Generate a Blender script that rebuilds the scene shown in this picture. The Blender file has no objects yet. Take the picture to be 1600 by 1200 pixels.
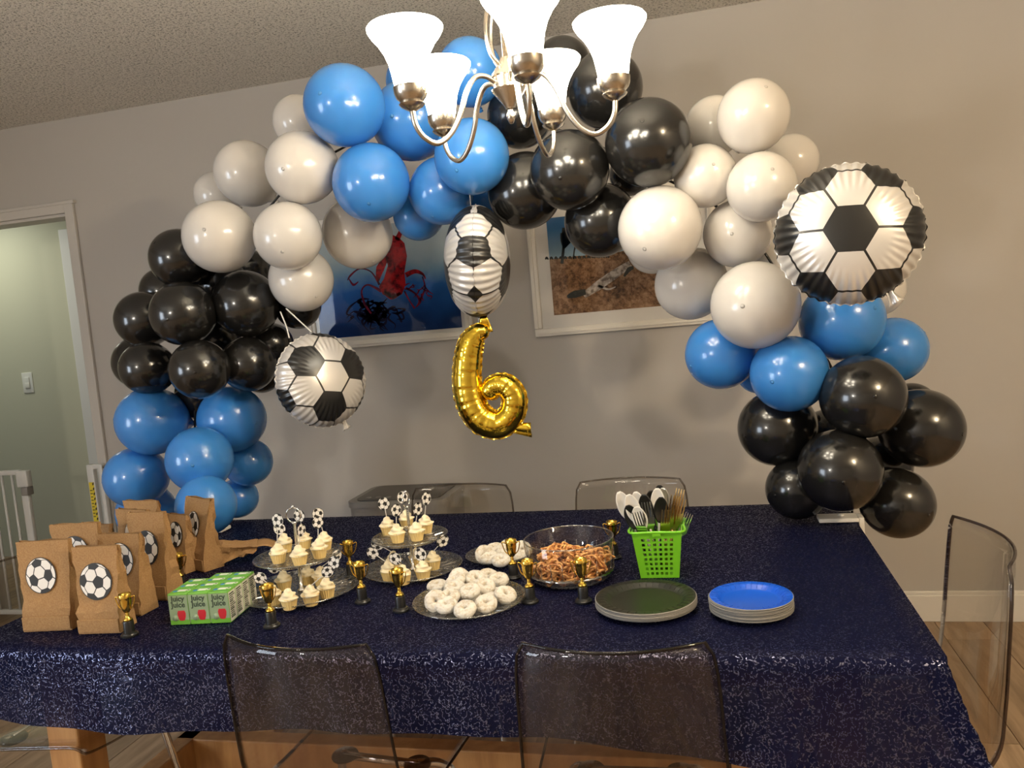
import bpy, bmesh, math, random
import numpy as np
from mathutils import Vector, Matrix, Euler

random.seed(7)
SC = bpy.context.scene
COL = SC.collection
PI = math.pi

# ------------------------------------------------------------------ camera
YAW, PITCH, ROLL, FPX = math.radians(13.778), math.radians(4.881), math.radians(-5.064), 1277.0
CAMH, WALLY, CEIL, TZ = 1.404, 3.55, 2.56, 0.740
_fw = Vector((-math.sin(YAW)*math.cos(PITCH), math.cos(YAW)*math.cos(PITCH), -math.sin(PITCH)))
_r0 = Vector((math.cos(YAW), math.sin(YAW), 0)); _u0 = _r0.cross(_fw)
_rt = _r0*math.cos(ROLL) + _u0*math.sin(ROLL)
_up = _u0*math.cos(ROLL) - _r0*math.sin(ROLL)
CAM = Vector((0, 0, CAMH))
cd = bpy.data.cameras.new('camera'); cam = bpy.data.objects.new('camera', cd); COL.objects.link(cam)
cam.matrix_world = Matrix(((_rt.x, _up.x, -_fw.x, CAM.x), (_rt.y, _up.y, -_fw.y, CAM.y), (_rt.z, _up.z, -_fw.z, CAM.z), (0, 0, 0, 1)))
cd.sensor_fit = 'HORIZONTAL'; cd.sensor_width = 36; cd.lens = FPX/1600*36
cd.clip_start = 0.02; cd.clip_end = 60
SC.camera = cam

def ray(px, py): return _fw + _rt*((px-800)/FPX) - _up*((py-600)/FPX)
def onz(px, py, z=TZ):
    d = ray(px, py); return CAM + d*((z-CAMH)/d.z)
def ony(px, py, y):
    d = ray(px, py); return CAM + d*(y/d.y)
def onx(px, py, x):
    d = ray(px, py); return CAM + d*(x/d.x)
def depth(p): return (Vector(p)-CAM).dot(_fw)
def metres(px, p): return px*depth(p)/FPX

# ------------------------------------------------------------------ world, light, exposure
SC.view_settings.view_transform = 'Standard'; SC.view_settings.look = 'None'
SC.view_settings.gamma = 1; SC.view_settings.use_curve_mapping = False
SC.view_settings.exposure = 0.0
w = bpy.data.worlds.new('world'); SC.world = w; w.use_nodes = True
w.node_tree.nodes['Background'].inputs[0].default_value = (0.55, 0.68, 0.9, 1)
w.node_tree.nodes['Background'].inputs[1].default_value = 0.35
SHADE_EMIT = 34.0
def lamp(name, kind, loc, energy, col, size=.3, rot=(0, 0, 0), size_y=None):
    l = bpy.data.lights.new(name, kind); l.energy = energy; l.color = col
    if kind == 'AREA':
        l.size = size
        if size_y: l.shape = 'RECTANGLE'; l.size_y = size_y
    else: l.shadow_soft_size = size
    o = bpy.data.objects.new(name, l); COL.objects.link(o); o.location = loc; o.rotation_euler = rot
    return o
# daylight through the glazed window in the left wall behind the camera, and the ceiling fixtures (the added pendant globe stands with the lamps below)
lamp('window_daylight', 'AREA', (-4.16, -0.9, 1.35), 70, (.78, .88, 1), 1.3, (0, math.radians(-90), 0), 1.5)
lamp('dome_lamp_light', 'POINT', (1.75, 0.35, 2.36), 120, (1, .78, .50), .07)
lamp('hall_lamp_light', 'AREA', (-4.75, WALLY+.55, 2.4), 9.5, (1, .98, .80), .6, (0, 0, 0))

# ------------------------------------------------------------------ materials
MAT = {}
def mat(name, col=(.5, .5, .5), rough=.5, metal=0., spec=.5, coat=0., emit=None, es=1., sss=0., sheen=0., trans=0.):
    if name in MAT: return MAT[name]
    m = bpy.data.materials.new(name); m.use_nodes = True
    b = m.node_tree.nodes['Principled BSDF']
    b.inputs['Base Color'].default_value = (*col, 1); b.inputs['Roughness'].default_value = rough
    b.inputs['Metallic'].default_value = metal; b.inputs['Specular IOR Level'].default_value = spec
    b.inputs['Coat Weight'].default_value = coat; b.inputs['Coat Roughness'].default_value = .06
    b.inputs['Sheen Weight'].default_value = sheen
    if sss:
        b.inputs['Subsurface Weight'].default_value = sss; b.inputs['Subsurface Radius'].default_value = (.05, .04, .03); b.inputs['Subsurface Scale'].default_value = .3
    if emit: b.inputs['Emission Color'].default_value = (*emit, 1); b.inputs['Emission Strength'].default_value = es
    MAT[name] = m; return m
class NT:
    def __init__(s, m): s.t = m.node_tree; s.n = s.t.nodes; s.b = s.n.get('Principled BSDF')
    def node(s, ty, **kw):
        n = s.n.new(ty)
        for k, v in kw.items():
            if k.startswith('i_'):
                key = k[2:].replace('_', ' '); n.inputs[key].default_value = v
            else: setattr(n, k, v)
        return n
    def link(s, a, b): s.t.links.new(a, b)
    def math(s, op, a, b=None, c=None):
        n = s.n.new('ShaderNodeMath'); n.operation = op
        for i, v in enumerate((a, b, c)):
            if v is None: continue
            if isinstance(v, (int, float)): n.inputs[i].default_value = v
            else: s.link(v, n.inputs[i])
        return n.outputs[0]
    def ramp(s, fac, stops, interp='LINEAR'):
        n = s.n.new('ShaderNodeValToRGB'); n.color_ramp.interpolation = interp
        e = n.color_ramp.elements
        while len(e) < len(stops): e.new(.5)
        for i, (p, c) in enumerate(stops): e[i].position = p; e[i].color = (*c, 1)
        s.link(fac, n.inputs[0]); return n.outputs[0]
    def bump(s, h, strength=.3, dist=.01):
        n = s.node('ShaderNodeBump'); n.inputs['Strength'].default_value = strength; n.inputs['Distance'].default_value = dist
        s.link(h, n.inputs['Height']); s.link(n.outputs[0], s.b.inputs['Normal']); return n
    def coord(s, which='Object'): return s.node('ShaderNodeTexCoord').outputs[which]
    def noise(s, vec, scale, detail=3, rough=.5):
        n = s.node('ShaderNodeTexNoise'); n.inputs['Scale'].default_value = scale; n.inputs['Detail'].default_value = detail; n.inputs['Roughness'].default_value = rough
        s.link(vec, n.inputs['Vector']); return n.outputs['Fac']
    def mixc(s, f, a, b):
        n = s.n.new('ShaderNodeMix'); n.data_type = 'RGBA'
        for i, v in ((0, f), (6, a), (7, b)):
            if isinstance(v, (int, float)): n.inputs[i].default_value = v
            elif isinstance(v, tuple): n.inputs[i].default_value = (*v, 1)
            else: s.link(v, n.inputs[i])
        return n.outputs[2]

def paint(name, col, bump=.08, rough=.75, scale=220):
    m = mat(name, col, rough, spec=.3); t = NT(m); h = t.noise(t.coord(), scale, 2); t.bump(h, bump, .002); return m
paint('wall_paint', (.47, .45, .425))
paint('hall_paint', (.58, .58, .45))
paint('casing_shaded', (.56, .54, .51), .02, .45)  # white woodwork toned grey: its shade is put into the colour
paint('trim_white', (.78, .78, .76), .02, .4)
paint('baseboard_white', (.72, .70, .66), .02, .4)
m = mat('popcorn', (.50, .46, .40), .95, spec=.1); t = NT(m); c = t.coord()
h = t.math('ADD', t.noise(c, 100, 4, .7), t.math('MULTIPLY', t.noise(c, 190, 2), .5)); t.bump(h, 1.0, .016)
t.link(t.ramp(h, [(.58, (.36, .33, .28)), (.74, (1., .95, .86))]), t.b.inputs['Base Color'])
def wood(name, a, b, sc=(1, 14, 14), rough=.45):
    m = mat(name, a, rough); t = NT(m)
    mp = t.node('ShaderNodeMapping'); mp.inputs['Scale'].default_value = sc; t.link(t.coord(), mp.inputs[0])
    oi = t.node('ShaderNodeObjectInfo'); ad = t.node('ShaderNodeVectorMath', operation='ADD'); t.link(mp.outputs[0], ad.inputs[0])
    sc2 = t.node('ShaderNodeVectorMath', operation='SCALE'); cx = t.node('ShaderNodeCombineXYZ')
    t.link(oi.outputs['Random'], cx.inputs[0]); t.link(oi.outputs['Random'], cx.inputs[1]); t.link(cx.outputs[0], sc2.inputs[0]); sc2.inputs['Scale'].default_value = 37
    t.link(sc2.outputs[0], ad.inputs[1])
    n = t.noise(ad.outputs[0], 3, 6, .62)
    col = t.ramp(n, [(.3, b), (.62, a)])
    hv = t.node('ShaderNodeHueSaturation'); t.link(col, hv.inputs['Color'])
    t.link(t.math('ADD', t.math('MULTIPLY', oi.outputs['Random'], .4), .8), hv.inputs['Value'])
    t.link(hv.outputs[0], t.b.inputs['Base Color']); t.bump(n, .06, .002); return m
wood('floor_oak', (.40, .28, .175), (.19, .125, .07), (8, .8, 8), .42)
wood('pine', (.50, .27, .10), (.36, .175, .06), (9, 9, 1.2), .5)
mat('joint_dark', (.05, .04, .03), .8)

for nm, cl in (('balloon_black', (.010, .0095, .009)), ('balloon_blue', (.045, .225, .60)), ('balloon_white', (.64, .61, .57))):
    m = mat(nm, cl, .22, spec=.55, coat=.25)
    t = NT(m); t.bump(t.noise(t.coord(), 2.2, 1), .05, .02)
MAT['balloon_black'].node_tree.nodes['Principled BSDF'].inputs['Roughness'].default_value = .2
for nm in ('balloon_blue', 'balloon_white'):
    b = MAT[nm].node_tree.nodes['Principled BSDF']; b.inputs['Subsurface Weight'].default_value = .5; b.inputs['Subsurface Radius'].default_value = (.03, .03, .03); b.inputs['Subsurface Scale'].default_value = .5
mat('nickel', (.52, .47, .40), .27, 1.)
mat('chrome', (.75, .75, .75), .08, 1.)
mat('gold_plastic', (.78, .52, .10), .16, 1.)
mat('gold_cutlery', (.75, .55, .25), .2, 1.)
mat('silver_cutlery', (.72, .72, .70), .15, 1.)
mat('black_plastic', (.012, .012, .012), .28)
mat('white_plastic', (.8, .78, .74), .3)
mat('green_plastic', (.17, .52, .02), .32)
mat('switch_white', (.8, .8, .74), .35)
mat('gate_white', (.66, .67, .66), .35)
mat('sticker_yellow', (.75, .6, .04), .5)
mat('print_black', (.015, .015, .015), .5)
mat('print_white', (.82, .80, .77), .5)
mat('bin_grey', (.26, .25, .24), .4)
mat('bin_lid', (.075, .068, .06), .35)
m = mat('shade_glass', (.9, .87, .8), .3, emit=(1, .90, .72), es=SHADE_EMIT)
mat('bulb_glow', (.9, .87, .8), .3, emit=(1, .90, .72), es=SHADE_EMIT*22)
mat('fill_globe_glow', (.9, .9, .85), .3, emit=(1, .92, .80), es=200)
mat('dome_glass', (.9, .9, .85), .3, emit=(1, .84, .6), es=26)
mat('frosting', (.86, .76, .54), .55, spec=.3, sss=.1)
mat('cupcake_paper', (.80, .60, .26), .7, spec=.2)
m = mat('donut_sugar', (.80, .77, .71), .9, spec=.1); t = NT(m); c = t.coord(); t.bump(t.noise(c, 160, 4, .7), .8, .005); t.link(t.ramp(t.noise(c, 90, 3, .6), [(.36, (.60, .52, .40)), (.52, (.80, .77, .71))]), t.b.inputs['Base Color'])
m = mat('pretzel_brown', (.42, .15, .035), .4); t = NT(m); n_ = t.noise(t.coord(), 60, 2); t.link(t.ramp(n_, [(.40, (.36, .11, .02)), (.56, (.80, .42, .15))]), t.b.inputs['Base Color'])
m = mat('kraft', (.47, .28, .125), .8, spec=.2); t = NT(m); c = t.coord(); h = t.noise(c, 28, 4, .6); t.bump(h, .35, .006)
t.link(t.ramp(t.noise(c, 300, 2), [(.3, (.31, .175, .078)), (.7, (.41, .25, .115))]), t.b.inputs['Base Color'])
mat('juice_green', (.15, .42, .04), .35); mat('juice_front', (.27, .36, .22), .35); mat('juice_side', (.62, .62, .55), .45)
mat('juice_red', (.52, .02, .03), .35); mat('juice_ink', (.03, .05, .03), .5); mat('juice_blue', (.05, .22, .5), .4); mat('straw_white', (.8, .82, .75), .4)
mat('plate_black', (.014, .015, .010), .32); mat('plate_blue', (.006, .09, .62), .25); mat('plate_edge', (.24, .23, .21), .7)
mat('frame_white', (.72, .69, .63), .4); mat('mat_board', (.68, .66, .63), .6)
mat('ribbon', (.7, .68, .64), .3)

def clear(name, tint, gloss=.9, rough=.03, ior=1.49, bump=None):
    m = bpy.data.materials.new(name); m.use_nodes = True; t = NT(m); n = t.n
    n.remove(t.b); out = n['Material Output']
    tr = t.node('ShaderNodeBsdfTransparent'); tr.inputs[0].default_value = (*tint, 1)
    gl = t.node('ShaderNodeBsdfGlossy'); gl.inputs[0].default_value = (gloss, gloss, gloss, 1); gl.inputs['Roughness'].default_value = rough
    fr = t.node('ShaderNodeLayerWeight'); fr.inputs[0].default_value = .5; f0 = ((ior-1)/(ior+1))**2
    fac = t.math('ADD', t.math('MULTIPLY', t.math('POWER', fr.outputs['Facing'], 5.), 1-f0), f0)
    mx = t.node('ShaderNodeMixShader'); t.link(fac, mx.inputs[0]); t.link(tr.outputs[0], mx.inputs[1]); t.link(gl.outputs[0], mx.inputs[2])
    t.link(mx.outputs[0], out.inputs[0])
    if bump:
        b = t.node('ShaderNodeBump'); b.inputs['Strength'].default_value = bump[1]; b.inputs['Distance'].default_value = .004
        v = t.node('ShaderNodeTexVoronoi'); v.feature = 'DISTANCE_TO_EDGE'; v.inputs['Scale'].default_value = bump[0]; t.link(t.coord(), v.inputs['Vector'])
        t.link(v.outputs[0], b.inputs['Height']); t.link(b.outputs[0], gl.inputs['Normal']); t.link(b.outputs[0], fr.inputs['Normal'])
    MAT[name] = m; return m
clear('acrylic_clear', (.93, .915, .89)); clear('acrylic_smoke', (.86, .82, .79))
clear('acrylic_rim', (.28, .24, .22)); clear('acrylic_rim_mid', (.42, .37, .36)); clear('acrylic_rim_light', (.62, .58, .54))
clear('crystal', (.86, .86, .84), 1, .05, 1.9, (90, 1.0)); clear('crystal_cut', (.72, .72, .70), 1, .10, 2.9); clear('bowl_glass', (.965, .965, .96), 1, .03, 1.5)
clear('picture_glass', (.98, .98, .98), .9, .02, 1.22)

def tablecloth_mat():
    m = mat('sequin_navy', (.0025, .0042, .028), .7, spec=.08); t = NT(m); c = t.coord()
    n1 = t.noise(c, 105, 1.5, .5)
    line = t.math('LESS_THAN', t.math('ABSOLUTE', t.math('SUBTRACT', n1, .5)), .033)
    vo = t.node('ShaderNodeTexVoronoi'); vo.inputs['Scale'].default_value = 330; t.link(c, vo.inputs['Vector'])
    on = t.math('MULTIPLY', line, t.math('LESS_THAN', vo.outputs['Distance'], .55))
    # each sequin tips its own way
    sub = t.node('ShaderNodeVectorMath', operation='SUBTRACT'); t.link(vo.outputs['Color'], sub.inputs[0]); sub.inputs[1].default_value = (.5, .5, .5)
    scl = t.node('ShaderNodeVectorMath', operation='SCALE'); t.link(sub.outputs[0], scl.inputs[0]); scl.inputs['Scale'].default_value = .26
    geo = t.node('ShaderNodeNewGeometry'); add = t.node('ShaderNodeVectorMath', operation='ADD'); t.link(geo.outputs['Normal'], add.inputs[0]); t.link(scl.outputs[0], add.inputs[1])
    nor = t.node('ShaderNodeVectorMath', operation='NORMALIZE'); t.link(add.outputs[0], nor.inputs[0])
    sq = t.node('ShaderNodeBsdfPrincipled'); sq.inputs['Base Color'].default_value = (.15, .155, .23, 1); sq.inputs['Metallic'].default_value = 1; sq.inputs['Roughness'].default_value = .3
    t.link(nor.outputs[0], sq.inputs['Normal'])
    nb = t.noise(c, 400, 2); t.bump(nb, .4, .002)
    tr = t.node('ShaderNodeBsdfTransparent'); tr.inputs[0].default_value = (.35, .4, .7, 1)
    mt = t.node('ShaderNodeMixShader'); mt.inputs[0].default_value = .16; t.link(t.b.outputs[0], mt.inputs[1]); t.link(tr.outputs[0], mt.inputs[2])
    mx = t.node('ShaderNodeMixShader'); t.link(on, mx.inputs[0]); t.link(mt.outputs[0], mx.inputs[1]); t.link(sq.outputs[0], mx.inputs[2])
    t.link(mx.outputs[0], t.n['Material Output'].inputs[0]); return m
tablecloth_mat()

# soccer print of the foil balloons: hexagon tiling on the UV map (1 unit = hexagon width), one hexagon in three black
def foil_mat(name, k):
    m = mat(name, (.8, .8, .8), .3, 0.25, spec=.6); t = NT(m)
    uv = t.node('ShaderNodeUVMap').outputs[0]
    sx = t.node('ShaderNodeSeparateXYZ'); t.link(uv, sx.inputs[0])
    X = t.math('MULTIPLY', sx.outputs[0], k); Y = t.math('MULTIPLY', sx.outputs[1], k)
    def hexcell(X, Y, w, h):
        def loc(ox, oy):
            f = lambda v, s, o: t.math('SUBTRACT', t.math('MODULO', t.math('ADD', t.math('ADD', v, s*50.5), o), s), s/2)
            return f(X, w, ox), f(Y, h, oy)
        a = loc(0, 0); b = loc(w/2, h/2)
        L = lambda p: t.math('ADD', t.math('MULTIPLY', p[0], p[0]), t.math('MULTIPLY', p[1], p[1]))
        s = t.math('LESS_THAN', L(a), L(b)); inv = t.math('SUBTRACT', 1., s)
        return [t.math('ADD', t.math('MULTIPLY', a[i], s), t.math('MULTIPLY', b[i], inv)) for i in (0, 1)]
    def hexd(p):   # pointy along X : distance to flat sides at +-Y
        ax, ay = t.math('ABSOLUTE', p[0]), t.math('ABSOLUTE', p[1])
        return t.math('MAXIMUM', ay, t.math('ADD', t.math('MULTIPLY', ax, .8660254), t.math('MULTIPLY', ay, .5)))
    fine = hexd(hexcell(X, Y, math.sqrt(3), 1.))           # cells: centre spacing 1, flat sides top and bottom
    black = hexd(hexcell(X, Y, math.sqrt(3), 3.))
    isb = t.math('MAXIMUM', t.math('GREATER_THAN', fine, .472), t.math('LESS_THAN', black, .5))
    t.link(t.mixc(isb, (.64, .62, .60), (.012, .012, .012)), t.b.inputs['Base Color'])
    t.link(t.math('MULTIPLY', t.math('SUBTRACT', 1., isb), .35), t.b.inputs['Metallic'])
    return m
# coarse lattice: black centres every sqrt(3) in X and 3 in Y (plus the centred one), the sublattice of one hexagon in three
foil_mat('foil_soccer', 1.0)
m = mat('foil_gold', (.85, .58, .06), .13, 1.)

# ------------------------------------------------------------------ mesh helpers
class MB:
    def __init__(s): s.v = []; s.f = []; s.m = []; s.uv = None
    def add(s, vs, fs, mi=0):
        o = len(s.v); s.v += [tuple(v) for v in vs]; s.f += [tuple(i+o for i in f) for f in fs]; s.m += [mi]*len(fs); return s
    def box(s, x0, x1, y0, y1, z0, z1, mi=0, bev=0):
        if bev:
            bm = bmesh.new(); bmesh.ops.create_cube(bm, size=1)
            for v in bm.verts: v.co = Vector((x0 if v.co.x < 0 else x1, y0 if v.co.y < 0 else y1, z0 if v.co.z < 0 else z1))
            bmesh.ops.bevel(bm, geom=bm.edges[:], offset=bev, segments=2, affect='EDGES', profile=.5)
            bm.verts.index_update(); s.add([v.co[:] for v in bm.verts], [[v.index for v in f.verts] for f in bm.faces], mi); bm.free(); return s
        v = [(x, y, z) for z in (z0, z1) for y in (y0, y1) for x in (x0, x1)]
        return s.add(v, [(0, 2, 3, 1), (4, 5, 7, 6), (0, 1, 5, 4), (2, 6, 7, 3), (0, 4, 6, 2), (1, 3, 7, 5)], mi)
    def lathe(s, prof, n=32, mi=0, c=(0, 0, 0), rf=None, cap=True):
        vs = []; fs = []
        for (r, z) in prof:
            for i in range(n):
                a = 2*PI*i/n; rr = r*(rf(a, r, z) if rf else 1); vs.append((c[0]+rr*math.cos(a), c[1]+rr*math.sin(a), c[2]+z))
        for j in range(len(prof)-1):
            for i in range(n): fs.append((j*n+i, j*n+(i+1) % n, (j+1)*n+(i+1) % n, (j+1)*n+i))
        if cap:
            if prof[0][0] > 1e-5: fs.append(tuple(range(n))[::-1])
            if prof[-1][0] > 1e-5: fs.append(tuple((len(prof)-1)*n+i for i in range(n)))
        return s.add(vs, fs, mi)
    def tube(s, pts, r, n=8, mi=0, closed=False, cap=True):
        pts = [Vector(p) for p in pts]; N = len(pts); rs = r if isinstance(r, (list, tuple)) else [r]*N
        vs = []; fs = []; prev = None
        for i, p in enumerate(pts):
            a = pts[(i-1) % N] if (closed or i > 0) else p; b = pts[(i+1) % N] if (closed or i < N-1) else p
            d = (b-a).normalized() if (b-a).length > 1e-9 else Vector((0, 0, 1))
            if prev is None: x = d.orthogonal().normalized()
            else: x = (prev - d*prev.dot(d)); x = x.normalized() if x.length > 1e-6 else d.orthogonal().normalized()
            prev = x; y = d.cross(x)
            for k in range(n): vs.append(p + (x*math.cos(2*PI*k/n) + y*math.sin(2*PI*k/n))*rs[i])
        for j in range(N if closed else N-1):
            j2 = (j+1) % N
            for k in range(n): fs.append((j*n+k, j*n+(k+1) % n, j2*n+(k+1) % n, j2*n+k))
        if cap and not closed: fs.append(tuple(range(n))[::-1]); fs.append(tuple((N-1)*n+k for k in range(n)))
        return s.add(vs, fs, mi)
    def grid(s, fn, nu, nv, mi=0, wrapu=False):
        vs = [fn(i/(nu if wrapu else nu-1), j/(nv-1)) for j in range(nv) for i in range(nu)]
        fs = [(j*nu+i, j*nu+(i+1) % nu, (j+1)*nu+(i+1) % nu, (j+1)*nu+i) for j in range(nv-1) for i in range(nu if wrapu else nu-1)]
        return s.add(vs, fs, mi)
    def xf(s, M): s.v = [tuple(M @ Vector(v)) for v in s.v]; return s
    def mesh(s, name, mats, smooth=True, angle=None):
        me = bpy.data.meshes.new(name); me.from_pydata(s.v, [], s.f)
        for m_ in (mats if isinstance(mats, (list, tuple)) else [mats]): me.materials.append(MAT[m_])
        me.polygons.foreach_set('material_index', s.m); me.polygons.foreach_set('use_smooth', [smooth]*len(s.f))
        if s.uv:
            l = me.uv_layers.new(name='UVMap'); li = np.zeros(len(me.loops), 'i'); me.loops.foreach_get('vertex_index', li)
            l.data.foreach_set('uv', np.array(s.uv, 'f')[li].ravel())
        if angle: me.set_sharp_from_angle(angle=math.radians(angle))
        me.update(); return me
def clean(me):
    bm = bmesh.new(); bm.from_mesh(me); bmesh.ops.recalc_face_normals(bm, faces=bm.faces[:]); bm.to_mesh(me); bm.free(); return me
def obj(name, me, parent=None, loc=(0, 0, 0), rot=(0, 0, 0), sc=None):
    o = bpy.data.objects.new(name, me); COL.objects.link(o); o.location = loc; o.rotation_euler = rot
    if sc is not None: o.scale = sc if isinstance(sc, (tuple, list, Vector)) else (sc, sc, sc)
    if parent: o.parent = parent
    return o
def tag(o, label, cat, group=None):
    o['label'] = label; o['category'] = cat
    if group: o['group'] = group
    return o
def thing(name, label, cat, loc=(0, 0, 0), rz=0, group=None):
    o = bpy.data.objects.new(name, None); COL.objects.link(o); o.location = loc; o.rotation_euler = (0, 0, rz); o.empty_display_size = .05
    return tag(o, label, cat, group)
def struct(name, me, parent=None, **k):
    o = obj(name, me, parent, **k)
    if not parent: o['kind'] = 'structure'
    return o
def copy_tree(o, parent=None):
    c = o.copy(); COL.objects.link(c); c.parent = parent
    for ch in list(o.children): copy_tree(ch, c)
    return c
def smoothpath(pts, n=8, closed=False):
    P = [Vector(p) for p in pts]; out = []; N = len(P)
    for i in range(N if closed else N-1):
        g = lambda k: P[k % N] if closed else P[max(0, min(N-1, k))]
        a, b, c, d = g(i-1), g(i), g(i+1), g(i+2)
        for k in range(n):
            t_ = k/n; out.append(.5*((2*b) + (c-a)*t_ + (2*a-5*b+4*c-d)*t_*t_ + (3*b-a-3*c+d)*t_**3))
    if not closed: out.append(P[-1])
    return out

# ------------------------------------------------------------------ the room
XL, XR, YB = -4.30, 2.70, -2.60
DX0, DX1, DZ = -3.93, -3.085, 2.105          # doorway in the back wall
WT = .12
mb = MB(); mb.box(DX1, XR, WALLY, WALLY+WT, 0, CEIL); mb.box(XL, DX0, WALLY, WALLY+WT, 0, CEIL); mb.box(DX0, DX1, WALLY, WALLY+WT, DZ, CEIL)
struct('wall_back', mb.mesh('wall_back', 'wall_paint', False))
WZ0, WZ1, WY0, WY1 = .75, 2.0, -1.65, -.15     # window in the left wall
mb = MB(); mb.box(XL-WT, XL, YB, WY0, 0, CEIL); mb.box(XL-WT, XL, WY1, WALLY+WT, 0, CEIL); mb.box(XL-WT, XL, WY0, WY1, 0, WZ0); mb.box(XL-WT, XL, WY0, WY1, WZ1, CEIL)
struct('wall_left', mb.mesh('wall_left', 'wall_paint', False))
mb = MB().box(XR, XR+WT, YB, WALLY+WT, 0, CEIL); struct('wall_right', mb.mesh('wall_right', 'wall_paint', False))
mb = MB().box(XL-WT, XR+WT, YB-WT, YB, 0, CEIL); struct('wall_rear', mb.mesh('wall_rear', 'wall_paint', False))
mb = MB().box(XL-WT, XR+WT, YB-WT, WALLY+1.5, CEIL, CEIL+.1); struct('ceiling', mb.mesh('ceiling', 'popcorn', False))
wn = struct('window_1', MB().box(XL-.075, XL-.065, WY0, WY1, WZ0, WZ1).mesh('pane', 'picture_glass', False))
for k, a in enumerate(((WY0, WY0+.05, WZ0, WZ1), (WY1-.05, WY1, WZ0, WZ1), (WY0, WY1, WZ0, WZ0+.05), (WY0, WY1, WZ1-.05, WZ1), (-.93, -.87, WZ0, WZ1))):
    obj('window_frame', MB().box(XL-.10, XL-.03, *a).mesh('window_frame', 'trim_white', False), wn)
# hall beyond the doorway
HY = WALLY+1.15
struct('wall_hall', MB().box(XL-1.2, XL+2.2, HY, HY+.1, 0, CEIL).mesh('wall_hall', 'hall_paint', False))
struct('wall_hall_end', MB().box(XL-1.3, XL-1.2, WALLY, HY+.1, 0, CEIL).mesh('wall_hall_end', 'hall_paint', False))
struct('wall_hall_side', MB().box(XL+2.2, XL+2.3, WALLY+WT, HY+.1, 0, CEIL).mesh('wall_hall_side', 'hall_paint', False))
a = ony(92, 335, HY); b = ony(112, 335, HY)
struct('trim_3', MB().box(a.x, b.x+.02, HY-.03, HY, 0, DZ+.12, bev=.004).mesh('trim_hall', 'trim_white', False))
# door casing and jamb
CW = .05
tr = struct('trim_1', MB().box(DX1-.002, DX1+CW, WALLY-.018, WALLY, 0, DZ+CW, bev=.004).mesh('casing', 'casing_shaded', False))
obj('casing', MB().box(DX0-CW, DX0+.002, WALLY-.018, WALLY, 0, DZ+CW, bev=.004).mesh('casing', 'casing_shaded', False), tr)
obj('casing', MB().box(DX0, DX1, WALLY-.018, WALLY, DZ-.002, DZ+CW, bev=.004).mesh('casing', 'casing_shaded', False), tr)
obj('casing_bead', MB().box(DX0-CW-.012, DX1+CW+.012, WALLY-.024, WALLY, DZ+CW-.01, DZ+CW+.006, bev=.003).mesh('casing_bead', 'casing_shaded', False), tr)
for x in (DX0, DX1-.016): obj('jamb', MB().box(x, x+.016, WALLY, WALLY+WT, 0, DZ).mesh('jamb', 'casing_shaded', False), tr)
obj('jamb', MB().box(DX0, DX1, WALLY, WALLY+WT, DZ-.016, DZ).mesh('jamb', 'casing_shaded', False), tr)
for nm, x0, x1 in (('baseboard_back', DX1+CW, XR), ('baseboard_left', XL, DX0-CW)):
    bb = struct(nm, MB().box(x0, x1, WALLY-.014, WALLY, 0, .112, bev=.003).mesh(nm, 'baseboard_white', False))
    obj('cap_moulding', MB().box(x0, x1, WALLY-.010, WALLY, .110, .128, bev=.004).mesh('cap', 'baseboard_white', False), bb)
# floor: planks, their long side running from the camera to the wall
fl = struct('floor', MB().box(XL-1.3, XR+.2, YB-.2, WALLY+1.4, -.06, -.010).mesh('floor', 'joint_dark', False))
PWD, PLN = .182, 1.22
pm = MB().box(0, PWD-.003, 0, PLN-.003, -.010, 0).mesh('plank', 'floor_oak', False)
i = 0; x = XL-1.25
while x < XR+.1:
    y = YB-.2 - PLN*((i*.37) % 1)
    while y < WALLY+1.3:
        obj('plank', pm, fl, (x, y, 0)); y += PLN
    x += PWD; i += 1
# light switch on the hall wall
p = ony(44, 598, HY)
sw = thing('light_switch', 'ivory rocker light switch on the pale hall wall beyond the doorway', 'light switch', (p.x, HY, p.z)); sw.scale = (1.18, 1, 1.18)
obj('plate', MB().box(-.036, .036, -.006, 0, -.06, .06, bev=.003).mesh('plate', 'switch_white'), sw)
obj('rocker', MB().box(-.017, .017, -.011, -.005, -.033, .033, bev=.002).mesh('rocker', 'switch_white'), sw)
obj('rocker_bevel', MB().box(-.015, .015, -.014, -.010, -.030, .0, bev=.002).mesh('rocker_bevel', 'switch_white'), sw)

# ------------------------------------------------------------------ baby gate in the doorway
GZ = .83
def gate(px_l, px_r, py, label, swing):
    a, b = ony(px_l, py, WALLY-.03), ony(px_r, py, WALLY-.03)
    g = thing('safety_gate', label, 'gate', (b.x, WALLY-.045, 0))
    w_ = b.x-a.x
    return g, w_
g, w_ = gate(-60, 48, 735, 'white metal safety gate panel with upright bars standing in the doorway', 0)
obj('post', MB().box(-.055, -.012, -.012, .012, 0, GZ-.02, bev=.004).mesh('post', 'gate_white'), g)
obj('latch', MB().box(-.07, .0, -.018, .018, GZ-.10, GZ-.015, bev=.005).mesh('latch', 'gate_white'), g)
obj('latch_hook', MB().box(-.045, -.004, -.022, .022, GZ-.145, GZ-.10, bev=.004).mesh('hook', 'bin_grey'), g)
obj('top_rail', MB().box(-.46, -.05, -.011, .011, GZ-.035, GZ-.01, bev=.004).mesh('rail', 'gate_white'), g)
obj('bottom_rail', MB().box(-.46, -.05, -.011, .011, .04, .065, bev=.004).mesh('rail', 'gate_white'), g)
brm = MB().tube([(0, 0, .06), (0, 0, GZ-.03)], .007, 8).mesh('bar', 'gate_white')
for k in range(6): obj('bar', brm, g, (-.11-.065*k, 0, 0))
g2, _ = gate(100, 165, 725, 'white safety gate post with yellow warning sticker against door casing', 0)
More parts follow.
